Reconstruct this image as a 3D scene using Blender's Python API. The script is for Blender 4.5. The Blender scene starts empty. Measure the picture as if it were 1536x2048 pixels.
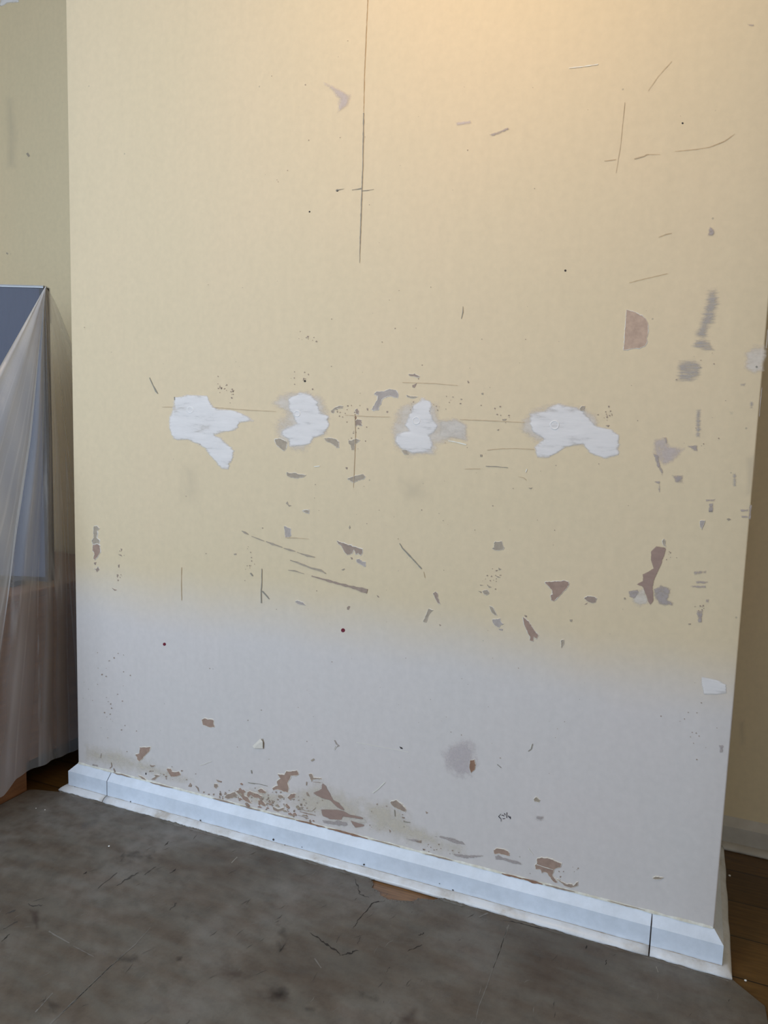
import bpy, bmesh, math, random
from mathutils import Vector, Matrix
from mathutils import noise as mn
random.seed(7)
S = 1.25                                   # metres per fitted unit
sc = bpy.context.scene
COL = sc.collection
# ------------------------------------------------------------------ camera
cp = Vector((1.36177, -1.35747, 0.92335)) * S
yaw, pit, roll, FPX = -0.39189, 0.11462, 0.03112, 1498.235
F = Vector((math.sin(yaw)*math.cos(pit), math.cos(yaw)*math.cos(pit), -math.sin(pit)))
R0 = Vector((math.cos(yaw), -math.sin(yaw), 0)); U0 = R0.cross(F)
RR = R0*math.cos(roll) + U0*math.sin(roll); UU = -R0*math.sin(roll) + U0*math.cos(roll)
cd = bpy.data.cameras.new('camera'); cam = bpy.data.objects.new('camera', cd); COL.objects.link(cam)
M = Matrix((( RR.x, UU.x, -F.x, cp.x), (RR.y, UU.y, -F.y, cp.y), (RR.z, UU.z, -F.z, cp.z), (0, 0, 0, 1)))
cam.matrix_world = M
cd.sensor_fit = 'HORIZONTAL'; cd.sensor_width = 36; cd.lens = 36*FPX/1536; cd.clip_start = .02
sc.camera = cam
# ------------------------------------------------------------------ light
w = bpy.data.worlds.new('world'); sc.world = w; w.use_nodes = True
w.node_tree.nodes['Background'].inputs[0].default_value = (.707, .839, 1, 1)
w.node_tree.nodes['Background'].inputs[1].default_value = 1.03
def area(name, loc, target, sx, sy, power, col):
    l = bpy.data.lights.new(name, 'AREA'); l.shape = 'RECTANGLE'; l.size = sx; l.size_y = sy
    l.energy = power; l.color = col
    o = bpy.data.objects.new(name, l); COL.objects.link(o); o.location = loc
    o.rotation_euler = (Vector(target)-Vector(loc)).to_track_quat('-Z', 'Y').to_euler()
    return o
area('window_daylight', (-.3, -2.75, 1.95), (.9, 0, .6), 1.6, 1.5, 63.5, (.608, .779, 1.0))
bl = bpy.data.lights.new('ceiling_bulb', 'POINT'); bl.energy = 11.8; bl.color = (1.0, .656, .31); bl.shadow_soft_size = .09
bo = bpy.data.objects.new('ceiling_bulb', bl); COL.objects.link(bo); bo.location = (1.22, -.72, 2.32)
sc.view_settings.view_transform = 'Standard'; sc.view_settings.look = 'None'
sc.view_settings.gamma = 1; sc.view_settings.use_curve_mapping = False
sc.view_settings.exposure = 0.0

# ------------------------------------------------------------------ helpers
def ray(u, v): return F + RR*((u-768)/FPX) + UU*((1024-v)/FPX)
def on(u, v, axis, val):
    """point where the sight line through a photo pixel meets the plane axis = val"""
    d = ray(u, v); t = (val-cp[axis])/d[axis]; return cp + d*t
W = 1.45*S; H = .06766*S; H2 = .05077*S; H3 = .01439*S; DD = .01613*S; EE = .03266*S; DEP = .44084*S
CEIL = 2.75
def nd(nt, typ, **k):
    n = nt.nodes.new(typ)
    for a, b in k.items(): setattr(n, a, b)
    return n
def material(name, col, rough=.6, spec=.3):
    m = bpy.data.materials.new(name); m.use_nodes = True
    b = m.node_tree.nodes['Principled BSDF']
    b.inputs['Base Color'].default_value = (*col, 1); b.inputs['Roughness'].default_value = rough
    b.inputs['Specular IOR Level'].default_value = spec
    return m, m.node_tree, b
def tex(nt, scale, vec=None, detail=4, rough=.55, typ='ShaderNodeTexNoise', stretch=None):
    tc = nd(nt, 'ShaderNodeTexCoord'); mp = nd(nt, 'ShaderNodeMapping')
    if stretch: mp.inputs['Scale'].default_value = stretch
    nt.links.new(tc.outputs['Object'], mp.inputs[0])
    n = nd(nt, typ); n.inputs['Scale'].default_value = scale
    if typ == 'ShaderNodeTexNoise':
        n.inputs['Detail'].default_value = detail; n.inputs['Roughness'].default_value = rough
    nt.links.new(mp.outputs[0], n.inputs['Vector'])
    return n
def ramp(nt, src, stops):
    r = nd(nt, 'ShaderNodeValToRGB'); cr = r.color_ramp
    while len(cr.elements) > 1: cr.elements.remove(cr.elements[-1])
    cr.elements[0].position = stops[0][0]; cr.elements[0].color = (*stops[0][1], 1)
    for p, c in stops[1:]:
        e = cr.elements.new(p); e.color = (*c, 1)
    nt.links.new(src, r.inputs[0]); return r
def g(v): return (v, v, v)
def mix(nt, fac, a, b, bt='MIX'):
    m = nd(nt, 'ShaderNodeMix', data_type='RGBA', blend_type=bt)
    for s, i in ((fac, 0), (a, 6), (b, 7)):
        if isinstance(s, (int, float)): m.inputs[i].default_value = s
        elif isinstance(s, tuple): m.inputs[i].default_value = (*s, 1)
        else: nt.links.new(s, m.inputs[i])
    return m.outputs[2]
def math_(nt, op, a, b=0.0, clamp=False):
    m = nd(nt, 'ShaderNodeMath', operation=op); m.use_clamp = clamp
    for s, i in ((a, 0), (b, 1)):
        if isinstance(s, (int, float)): m.inputs[i].default_value = s
        else: nt.links.new(s, m.inputs[i])
    return m.outputs[0]
def bump(nt, b, src, strength, dist=.001):
    n = nd(nt, 'ShaderNodeBump'); n.inputs['Strength'].default_value = strength; n.inputs['Distance'].default_value = dist
    nt.links.new(src, n.inputs['Height'])
    prev = b.inputs['Normal']
    if prev.is_linked: nt.links.new(prev.links[0].from_socket, n.inputs['Normal'])
    nt.links.new(n.outputs[0], b.inputs['Normal'])

# wall paint: cream gloss over plaster; paler, bluer tone low down with a soft uneven edge
def wall_paint(name, up, low, zedge, breast):
    m, nt, b = material(name, up, .62, .25)
    big = tex(nt, 2.2, detail=3); fine = tex(nt, 60, detail=6)
    streak = tex(nt, 9, detail=5, stretch=(4.3, 1, .9)); weave = tex(nt, 330, detail=2)
    sep = nd(nt, 'ShaderNodeSeparateXYZ'); geo = nd(nt, 'ShaderNodeNewGeometry')
    nt.links.new(geo.outputs['Position'], sep.inputs[0])
    c = up
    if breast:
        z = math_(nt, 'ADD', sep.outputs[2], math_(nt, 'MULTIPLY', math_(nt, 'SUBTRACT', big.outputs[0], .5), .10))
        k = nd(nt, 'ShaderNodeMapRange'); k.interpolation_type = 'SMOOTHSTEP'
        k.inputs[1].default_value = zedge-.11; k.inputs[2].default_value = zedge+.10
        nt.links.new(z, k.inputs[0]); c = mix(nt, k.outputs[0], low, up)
    c = mix(nt, .12, c, ramp(nt, big.outputs[0], [(.3, (.60, .56, .42)), (.5, (.70, .60, .46)), (.7, (.80, .62, .48))]).outputs[0])
    c = mix(nt, .5, c, ramp(nt, fine.outputs[0], [(.3, g(.93)), (.7, g(1.04))]).outputs[0], 'MULTIPLY')
    c = mix(nt, .3, c, ramp(nt, streak.outputs[0], [(.35, g(.955)), (.65, g(1.025))]).outputs[0], 'MULTIPLY')
    # tiny dark pits
    v = tex(nt, 14, typ='ShaderNodeTexVoronoi')
    pit = ramp(nt, v.outputs['Distance'], [(0, g(1)), (.024, g(1)), (.034, g(0))])
    pk = math_(nt, 'MULTIPLY', pit.outputs[0], math_(nt, 'GREATER_THAN', v.outputs['Color'], .62))
    c = mix(nt, math_(nt, 'MULTIPLY', pk, .45), c, (.25, .21, .17))
    nt.links.new(c, b.inputs['Base Color'])
    bump(nt, b, weave.outputs[0], .16, .0006); bump(nt, b, streak.outputs[0], .07, .0012); bump(nt, b, big.outputs[0], .25, .006)
    return m
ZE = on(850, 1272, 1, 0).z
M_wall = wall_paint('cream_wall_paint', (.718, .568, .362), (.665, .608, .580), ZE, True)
M_rear = wall_paint('alcove_wall_paint', (.71, .565, .345), (0, 0, 0), 0, False)
def speckled(name, col, col2, scale=40, rough=.6, bs=.3, spec=.3, stretch=None):
    m, nt, b = material(name, col, rough, spec)
    n = tex(nt, scale, detail=6, stretch=stretch)
    nt.links.new(ramp(nt, n.outputs[0], [(.35, col), (.65, col2)]).outputs[0], b.inputs['Base Color'])
    bump(nt, b, n.outputs[0], bs, .001); return m
M_ceil = speckled('ceiling_paint', (.75, .75, .72), (.78, .78, .75))
# skirting: white satin with grime
m, nt, b = material('white_skirting_paint', (.74, .76, .79), .28, .5)
n1 = tex(nt, 30, detail=8, rough=.7); n2 = tex(nt, 6, detail=4)
c = mix(nt, 1.0, ramp(nt, n1.outputs[0], [(.3, (.68, .73, .80)), (.62, (.77, .82, .90))]).outputs[0],
        ramp(nt, n2.outputs[0], [(.35, (.92, .91, .90)), (.6, g(1))]).outputs[0], 'MULTIPLY')
nt.links.new(c, b.inputs['Base Color']); bump(nt, b, n1.outputs[0], .12, .001); M_skirt = m
m, nt, b = material('shoe_moulding_paint', (.6, .58, .55), .3, .5)
n1 = tex(nt, 14, detail=6, rough=.65)
c = ramp(nt, n1.outputs[0], [(.30, (.46, .40, .34)), (.42, (.62, .60, .58)), (.6, (.74, .74, .75))]).outputs[0]
nt.links.new(c, b.inputs['Base Color']); bump(nt, b, n1.outputs[0], .25, .002); M_shoe = m
M_skirt_old = speckled('dingy_skirting_paint', (.46, .41, .34), (.54, .49, .42), 20, .45)
# hearth cement
m, nt, b = material('hearth_cement', (.11, .1, .09), .55, .35)
n1 = tex(nt, 3.2, detail=10, rough=.62); n2 = tex(nt, 26, detail=10, rough=.7); n3 = tex(nt, 7, detail=6, stretch=(1, 3.2, 1)); n4 = tex(nt, 170, detail=3)
c = ramp(nt, n1.outputs[0], [(.30, (.072, .055, .040)), (.5, (.124, .104, .080)), (.68, (.190, .172, .150))]).outputs[0]
c = mix(nt, .75, c, ramp(nt, n2.outputs[0], [(.32, g(.60)), (.5, g(1)), (.72, g(1.35))]).outputs[0], 'MULTIPLY')
c = mix(nt, .35, c, ramp(nt, n3.outputs[0], [(.38, (.098, .066, .048)), (.6, (.142, .134, .118))]).outputs[0])
c = mix(nt, math_(nt, 'MULTIPLY', ramp(nt, n2.outputs[0], [(.66, g(0)), (.78, g(1))]).outputs[0], .35), c, (.26, .25, .23))
nt.links.new(c, b.inputs['Base Color'])
nt.links.new(ramp(nt, n1.outputs[0], [(.3, g(.62)), (.7, g(.45))]).outputs[0], b.inputs['Roughness'])
bump(nt, b, n4.outputs[0], .25, .0006); bump(nt, b, n2.outputs[0], .45, .002); bump(nt, b, n1.outputs[0], .5, .006); M_hearth = m
# varnished wooden floor, boards running into the room
m, nt, b = material('varnished_boards', (.2, .09, .03), .32, .5)
br = nd(nt, 'ShaderNodeTexBrick'); tc = nd(nt, 'ShaderNodeTexCoord'); mp = nd(nt, 'ShaderNodeMapping')
nt.links.new(tc.outputs['Object'], mp.inputs[0]); nt.links.new(mp.outputs[0], br.inputs['Vector'])
mp.inputs['Location'].default_value = (0, .02, 0)
br.inputs['Scale'].default_value = 1; br.inputs['Brick Width'].default_value = 2.1; br.inputs['Row Height'].default_value = .145
br.inputs['Mortar Size'].default_value = .002; br.inputs['Color1'].default_value = (.125, .062, .016, 1)
br.inputs['Color2'].default_value = (.06, .028, .008, 1); br.inputs['Mortar'].default_value = (.01, .006, .004, 1)
gr = tex(nt, 10, detail=8, stretch=(1.2, 14, 1))
c = mix(nt, .8, br.outputs['Color'], ramp(nt, gr.outputs[0], [(.3, g(.5)), (.65, g(1.15))]).outputs[0], 'MULTIPLY')
# unvarnished orange boards where the hearth covers them
sp_ = nd(nt, 'ShaderNodeSeparateXYZ'); ge_ = nd(nt, 'ShaderNodeNewGeometry'); nt.links.new(ge_.outputs['Position'], sp_.inputs[0])
k_ = math_(nt, 'MULTIPLY', math_(nt, 'GREATER_THAN', sp_.outputs[0], .02), math_(nt, 'LESS_THAN', sp_.outputs[0], 1.8))
k_ = math_(nt, 'MULTIPLY', k_, math_(nt, 'MULTIPLY', math_(nt, 'GREATER_THAN', sp_.outputs[1], -1.6), math_(nt, 'LESS_THAN', sp_.outputs[1], 0)))
c = mix(nt, k_, c, ramp(nt, gr.outputs[0], [(.3, (.11, .05, .016)), (.65, (.25, .12, .038))]).outputs[0])
nt.links.new(c, b.inputs['Base Color']); bump(nt, b, gr.outputs[0], .12, .001); M_floor = m

TAN = (.37, .25, .19); PINK = (.50, .355, .265); GREY = (.40, .325, .245); LAV = (.43, .365, .32); DARK = (.06, .05, .045); BROWN = (.30, .17, .11)
cm = {}
for nm_, c_ in (('tan', TAN), ('pink', PINK), ('grey', GREY), ('lav', LAV), ('brown', BROWN), ('mid', (.36, .27, .21))):
    cm[nm_] = speckled('bare_plaster_'+nm_, tuple(x*.90 for x in c_), tuple(x*1.10 for x in c_), 70, .85, .4)
cm['dark'] = material('dark_crack', DARK, .9)[0]
cm['crack'] = material('hairline_crack', (.46, .34, .21), .9)[0]; cm['faint'] = material('faint_crack', (.56, .43, .28), .9)[0]
cm['scr'] = material('scratch_grey', (.30, .27, .22), .8)[0]
cm['lip'] = speckled('raised_paint_lip', (.70, .63, .53), (.74, .67, .58), 90, .6)
cm['ink'] = material('pencil_ink', (.03, .03, .045), .6)[0]
cm['red'] = material('red_wall_plug', (.16, .015, .03), .5)[0]
cm['filler'] = speckled('white_filler', (.76, .71, .67), (.82, .77, .73), 50, .9, .5)
cm['pale'] = material('pale_scratch', (.80, .76, .66), .7)[0]

def soft_mat(name, col, amp, lo, hi, maxa, nscale, stretch=None, rough=.8, bs=.4):
    """paint mark whose edge breaks up with noise; 'mask' is .5 on its outline"""
    m, nt, b = material(name, col, rough, .2)
    at = nd(nt, 'ShaderNodeAttribute', attribute_name='mask')
    n = tex(nt, nscale, detail=8, rough=.65, stretch=stretch)
    v = math_(nt, 'ADD', at.outputs['Fac'], math_(nt, 'MULTIPLY', math_(nt, 'SUBTRACT', n.outputs[0], .5), amp))
    k = nd(nt, 'ShaderNodeMapRange'); k.interpolation_type = 'SMOOTHSTEP'
    k.inputs[1].default_value = lo; k.inputs[2].default_value = hi; k.inputs[4].default_value = maxa
    nt.links.new(v, k.inputs[0])
    nt.links.new(ramp(nt, n.outputs[0], [(.3, tuple(x*.93 for x in col)), (.7, tuple(min(1, x*1.06) for x in col))]).outputs[0], b.inputs['Base Color'])
    bump(nt, b, n.outputs[0], bs, .0015)
    tr = nd(nt, 'ShaderNodeBsdfTransparent'); mx = nd(nt, 'ShaderNodeMixShader'); out = nt.nodes['Material Output']
    nt.links.new(k.outputs[0], mx.inputs[0]); nt.links.new(tr.outputs[0], mx.inputs[1]); nt.links.new(b.outputs[0], mx.inputs[2])
    nt.links.new(mx.outputs[0], out.inputs[0]); return m
sm = {
 'fill': soft_mat('skimmed_filler', (.80, .745, .705), 1.7, .34, .95, .93, 34, (.35, 1, 1.7)),
 'thin': soft_mat('thin_filler', (.77, .69, .60), 1.6, .30, 1.15, .72, 36, (.6, 1, 1.3)),
 'scuff': soft_mat('sanded_undercoat', (.44, .41, .40), 2.0, .30, 1.45, .72, 110, (.3, 1, 2.0)),
 'laven': soft_mat('lavender_undercoat', (.62, .54, .53), 1.6, .25, 1.2, .60, 50),
 'smudge_shadow': soft_mat('smudge_and_shadow', (.45, .42, .36), .5, .2, 1.5, .20, 25),
 'smear': soft_mat('brown_smear', (.38, .26, .21), 1.3, .36, .80, .9, 70, (.6, 1, 1.6)),
 'greys': soft_mat('grey_smear', (.45, .385, .36), 1.9, .34, 1.15, .80, 90, (.8, 1, 1.2)),
 'grime': soft_mat('yellowed_grime', (.70, .61, .46), 1.2, .3, 1.2, .50, 34),
}

def obj(name, verts, faces, mat, parent=None, smooth=False):
    me = bpy.data.meshes.new(name); me.from_pydata([tuple(v) for v in verts], [], faces); me.update()
    bm = bmesh.new(); bm.from_mesh(me); bmesh.ops.recalc_face_normals(bm, faces=bm.faces); bm.to_mesh(me); bm.free()
    for mm in (mat if isinstance(mat, (list, tuple)) else [mat]): me.materials.append(mm)
    if smooth:
        for p in me.polygons: p.use_smooth = True
    o = bpy.data.objects.new(name, me); COL.objects.link(o)
    if parent: o.parent = parent
    return o
def boxmesh(x0, x1, y0, y1, z0, z1):
    v = [(x, y, z) for z in (z0, z1) for y in (y0, y1) for x in (x0, x1)]
    f = [(0, 1, 3, 2), (4, 5, 7, 6), (0, 1, 5, 4), (2, 3, 7, 6), (0, 2, 6, 4), (1, 3, 7, 5)]
    return v, f
def box(name, x0, x1, y0, y1, z0, z1, mat, parent=None, bev=0):
    v, f = boxmesh(x0, x1, y0, y1, z0, z1); o = obj(name, v, f, mat, parent)
    if bev:
        bm = bmesh.new(); bm.from_mesh(o.data)
        bmesh.ops.bevel(bm, geom=bm.edges[:], offset=bev, segments=3, affect='EDGES', profile=.5)
        bm.to_mesh(o.data); bm.free()
    return o
def struct(o): o['kind'] = 'structure'; return o
def tag(o, label, cat, group=None):
    o['label'] = label; o['category'] = cat
    if group: o['group'] = group
    return o

# ------------------------------------------------------------------ the room
XL, XR, YF = -2.3, 4.1, -4.2
struct(box('floor', XL, XR, YF, DEP+.12, -.12, 0, M_floor))
struct(box('ceiling', XL, XR, YF, DEP+.12, CEIL, CEIL+.1, M_ceil))
rear = struct(box('wall_back', XL, XR, DEP, DEP+.12, 0, CEIL, M_rear))
struct(box('wall_left', XL-.12, XL, YF, DEP+.12, 0, CEIL, M_rear))
struct(box('wall_right', XR, XR+.12, YF, DEP+.12, 0, CEIL, M_rear))
# chimney breast with softly rounded arrises and a slightly uneven face
def breast():
    r = .004; prof = []
    for k in range(5):
        a = math.pi/2*k/4; prof.append((r-r*math.sin(a), r-r*math.cos(a)))
    left = [(0, DEP)] + [(x, y) for x, y in reversed(prof)][0:0]
    ring = [(0, DEP), (0, .03)] + [(r-r*math.cos(math.pi/2*k/4), r-r*math.sin(math.pi/2*k/4)) for k in range(5)]
    nx = 24; ring += [(r+(W-2*r)*i/nx, 0) for i in range(1, nx)]
    ring += [(W-r+r*math.sin(math.pi/2*k/4), r-r*math.cos(math.pi/2*k/4)) for k in range(5)] + [(W, .03), (W, DEP)]
    nz = 46; vs = []; fs = []; n = len(ring)
    for j in range(nz+1):
        z = CEIL*j/nz
        for (x, y) in ring: vs.append((x, y, z))
    for j in range(nz):
        for i in range(n-1): a = j*n+i; fs.append((a, a+1, a+n+1, a+n))
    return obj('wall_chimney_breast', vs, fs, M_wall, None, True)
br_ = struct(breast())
for p in br_.data.polygons: p.use_smooth = True

# skirting swept along a path with an outward normal offset; path = list of (x, y, nx, ny) for unit offset
PR = [(0, H), (DD, H2), (DD, H3)]
PS = [(DD-.001, H3), (DD+.008, H3-.0010), (DD+.0145, H3-.0038), (EE-.0022, H3-.0078), (EE, .0078), (EE-.001, .003), (EE-.004, 0)]
def sweep(name, path, prof, mat, parent, wob=0, bevel=0):
    pts = []
    for a, b_ in zip(path[:-1], path[1:]):
        L_ = math.hypot(b_[0]-a[0], b_[1]-a[1]); k = max(1, int(L_/.02))
        for i in range(k): t = i/k; pts.append(tuple(a[q]+(b_[q]-a[q])*t for q in range(4)))
    pts.append(path[-1]); vs = []; fs = []; n = len(prof)+1
    for (x, y, nx, ny) in pts:
        for (o_, z) in prof:
            d = o_ + (wob*mn.noise(Vector((x*14, y*14, z*20))) if o_ > 0 and z > .001 else 0)
            zz = z + (wob*.7*mn.noise(Vector((x*9+5, y*9, 3))) if z > .001 else 0)
            vs.append((x+nx*d, y+ny*d, zz))
        vs.append((x, y, prof[-1][1] if prof[-1][1] < .002 else prof[-1][1]))
    for j in range(len(pts)-1):
        for i in range(n-1): a = j*n+i; fs.append((a, a+1, a+n+1, a+n))
    fs.append(tuple(range(n))); fs.append(tuple(range((len(pts)-1)*n, len(pts)*n)))
    o = obj(name, vs, fs, mat, parent)
    return o
x1 = on(214, 1590, 1, -DD).x; x2 = on(1301, 1870, 1, -DD).x
def skirt(name, path, pm=M_skirt, qm=M_shoe):
    o = struct(sweep(name, path, PR, pm, None, .0006))
    s = sweep('shoe_moulding', path, PS, qm, o, .0022); s['label'] = 'grubby rounded shoe moulding'
    for p in s.data.polygons: p.use_smooth = len(p.vertices) == 4
    return o
gap = .0015
b1 = skirt('baseboard_chimney_left', [(0, DEP-.001, -1, 0), (0, 0, -1, -1), (x1-gap, 0, 0, -1)])
b2 = skirt('baseboard_chimney_middle', [(x1+gap, 0, 0, -1), (x2-gap, 0, 0, -1)])
b3 = skirt('baseboard_chimney_right', [(x2+gap, 0, 0, -1), (W, 0, 1, -1), (W, DEP-EE, 1, 0)])
skirt('baseboard_back_right', [(W+DD+.002, DEP, 0, -1), (XR, DEP, 0, -1)], M_skirt_old, M_skirt_old)
skirt('baseboard_back_left', [(XL, DEP, 0, -1), (-DD-.002, DEP, 0, -1)], M_skirt_old, M_skirt_old)

# ------------------------------------------------------------------ marks on the chimney breast
CR = dict(A=(0, 500, .25), B=(0, 1000, .25), C=(0, 1400, .25), D=(300, 720, 1/3), E=(740, 720, .34505), F=(1200, 560, .24419),
          G=(1200, 1000, .24419), H=(150, 1000, .22786), I=(440, 1000, .234375), J=(780, 1050, .29948), K=(120, 1380, .26042),
          M=(400, 1480, .26042), N=(700, 1450, .32552), O=(1100, 1600, .28385), P=(500, 100, .390625), Q=(1250, 1200, .24424),
          R=(560, 1500, .14323), S=(960, 1600, .14323), T=(600, 600, .26042), U=(0, 1550, .390625), V=(500, 1600, .390625),
          W=(950, 1750, .38151), X=(1100, 0, .29301), Y=(0, 0, .29304), Z=(0, 0, 1), L=(460, 1440, .0651), n=(980, 1610, .0390625))
def px(k, pts):
    x0, y0, s = CR[k]; return [(x0+a*s, y0+b_*s) for a, b_ in pts]
layer = [0]
def wallpt(u, v, off): p = on(u, v, 1, 0); return Vector((p.x, -off, p.z))
def ragged(P, amp, step=3.0):
    out = []
    for i in range(len(P)):
        a = P[i]; b_ = P[(i+1) % len(P)]; L_ = math.hypot(b_[0]-a[0], b_[1]-a[1]); k = max(1, int(L_/step))
        for j in range(k):
            t = j/k; q = amp if j else amp*.4
            out.append((a[0]+(b_[0]-a[0])*t+random.uniform(-q, q), a[1]+(b_[1]-a[1])*t+random.uniform(-q, q)))
    return out
def signed(P):
    return sum(P[i][0]*P[(i+1) % len(P)][1]-P[(i+1) % len(P)][0]*P[i][1] for i in range(len(P)))/2
def chip(k, pts, mat='tan', lip=True, amp=.7, name='paint_chip', parent=None, label=None):
    """bare plaster showing where the paint has come away, with the raised broken edge of the paint around it"""
    P = px(k, pts)
    if signed(P) < 0: P = P[::-1]
    A_ = abs(signed(P)); amp = min(amp, math.sqrt(A_)*.07)
    P = ragged(P, amp, 2.5)
    layer[0] += 1; off = .0003+.000006*layer[0]
    vs = [wallpt(u, v, off) for u, v in P]; n = len(vs); vs += [Vector((v.x, .0005, v.z)) for v in vs]
    fs = [tuple(range(n))] + [(i, (i+1) % n, n+(i+1) % n, n+i) for i in range(n)]
    mats = [cm[mat]]; mi = [0]*len(fs)
    if lip and A_ > 45:
        base = len(vs); wd = .9 if A_ > 300 else .6
        C0 = len(vs)
        for i in range(n):
            a = P[i-1]; c_ = P[(i+1) % n]; dx, dy = c_[0]-a[0], c_[1]-a[1]; L_ = math.hypot(dx, dy) or 1
            nx, ny = dy/L_, -dx/L_; q = wd*random.uniform(.3, 1.2)
            vs.append(wallpt(P[i][0], P[i][1], off+.0005)); vs.append(wallpt(P[i][0]+nx*q, P[i][1]+ny*q, off+.0004))
            vs.append(wallpt(P[i][0]+nx*q*2, P[i][1]+ny*q*2, 0))
        for i in range(n):
            a = C0+3*i; b_ = C0+3*((i+1) % n)
            fs += [(i, (i+1) % n, b_, a), (a, b_, b_+1, a+1), (a+1, b_+1, b_+2, a+2)]; mi += [1, 1, 1]
        mats.append(cm['lip'])
    o = obj(name, vs, fs, mats, parent or br_)
    for p, q in zip(o.data.polygons, mi): p.material_index = q
    if label: o['label'] = label
    return o
def strip(k, pts, wd, mat, name='scratch', parent=None, wob=.35, mapf=None, label=None):
    """narrow mark along a polyline; wd in pixels, a number or one per point"""
    P = px(k, pts); W_ = wd if isinstance(wd, (list, tuple)) else [wd]*len(P)
    Q = []
    for i in range(len(P)-1):
        L_ = math.hypot(P[i+1][0]-P[i][0], P[i+1][1]-P[i][1]); kk = max(1, int(L_/5))
        for j in range(kk):
            t = j/kk; Q.append((P[i][0]+(P[i+1][0]-P[i][0])*t+random.uniform(-wob, wob)*.6, P[i][1]+(P[i+1][1]-P[i][1])*t+random.uniform(-wob, wob)*.6,
                                (W_[i]+(W_[i+1]-W_[i])*t)*random.uniform(1-wob, 1+wob)))
    Q.append((*P[-1], W_[-1])); layer[0] += 1; off = .0004+.000006*layer[0]
    f = mapf or (lambda u, v: wallpt(u, v, off)); vs = []
    for i, (u, v, w_) in enumerate(Q):
        a = Q[max(0, i-1)]; b_ = Q[min(len(Q)-1, i+1)]; dx, dy = b_[0]-a[0], b_[1]-a[1]; L_ = math.hypot(dx, dy) or 1
        vs += [f(u-dy/L_*w_/2, v+dx/L_*w_/2), f(u+dy/L_*w_/2, v-dx/L_*w_/2)]
    fs = [(2*i, 2*i+1, 2*i+3, 2*i+2) for i in range(len(Q)-1)]
    if name is None: return vs, fs
    o = obj(name, vs, fs, cm[mat] if isinstance(mat, str) else mat, parent or br_)
    if label: o['label'] = label
    return o
def inside(P, x, y):
    c_ = False; j = len(P)-1
    for i in range(len(P)):
        if (P[i][1] > y) != (P[j][1] > y) and x < (P[j][0]-P[i][0])*(y-P[i][1])/(P[j][1]-P[i][1])+P[i][0]: c_ = not c_
        j = i
    return c_
def dist(P, x, y):
    d = 1e9
    for i in range(len(P)):
        ax, ay = P[i-1]; bx, by = P[i]; dx, dy = bx-ax, by-ay; q = dx*dx+dy*dy
        t = max(0, min(1, ((x-ax)*dx+(y-ay)*dy)/q)) if q else 0
        d = min(d, (x-ax-dx*t)**2+(y-ay-dy*t)**2)
    return math.sqrt(d)
def soft(k, pts, mat, feather, name, parent=None, mapf=None, label=None, thick=0.0):
    P = px(k, pts); xs = [p[0] for p in P]; ys = [p[1] for p in P]; e = feather
    x0, X1, y0, Y1 = min(xs)-e, max(xs)+e, min(ys)-e, max(ys)+e
    st = max(1.5, min(X1-x0, Y1-y0)/26, max(X1-x0, Y1-y0)/60); nx = int((X1-x0)/st)+1; ny = int((Y1-y0)/st)+1
    layer[0] += 1; off = .00035+.000006*layer[0]; f = mapf or (lambda u, v: wallpt(u, v, off))
    idx = {}; vs = []; mk = []; m_ = {}
    for j in range(ny+1):
        for i in range(nx+1):
            u, v = x0+i*st, y0+j*st; d = dist(P, u, v); s_ = d if inside(P, u, v) else -d
            m_[i, j] = .5+.5*s_/feather
    fs = []
    def vid(i, j):
        if (i, j) not in idx:
            idx[i, j] = len(vs); vs.append(f(x0+i*st, y0+j*st)); mk.append(max(0, min(1, m_[i, j])))
        return idx[i, j]
    for j in range(ny):
        for i in range(nx):
            if max(m_[i, j], m_[i+1, j], m_[i, j+1], m_[i+1, j+1]) > .12:
                fs.append((vid(i, j), vid(i+1, j), vid(i+1, j+1), vid(i, j+1)))
    o = obj(name, vs, fs, sm[mat], parent or br_)
    at = o.data.attributes.new('mask', 'FLOAT', 'POINT')
    for i, q in enumerate(mk): at.data[i].value = q
    if thick:
        for i, v in enumerate(o.data.vertices): v.co.y -= thick*min(1, max(0, mk[i]-.3)*1.6)
        for p in o.data.polygons: p.use_smooth = True
    if label: o['label'] = label
    return o

# --- smudges first (lowest layer)
soft('Z', [(365, 930), (395, 930), (400, 985), (385, 1010), (362, 1000)], 'smudge_shadow', 28, 'smudge_and_shadow')
soft('Z', [(800, 960), (850, 955), (860, 1000), (805, 1005)], 'smudge_shadow', 25, 'smudge_and_shadow')
soft('Z', [(560, 1590), (640, 1560), (720, 1600), (745, 1660), (690, 1655), (600, 1625)], 'grime', 26, 'yellowed_patch')
soft('Z', [(720, 1600), (780, 1600), (850, 1660), (930, 1690), (930, 1715), (800, 1680), (740, 1660)], 'grime', 22, 'yellowed_patch')
soft('Z', [(440, 1590), (520, 1575), (560, 1590), (560, 1618), (480, 1600)], 'grime', 14, 'yellowed_patch')
soft('Z', [(170, 1490), (230, 1500), (330, 1535), (390, 1560), (360, 1565), (240, 1535), (170, 1520)], 'grime', 16, 'yellowed_patch')
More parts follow.
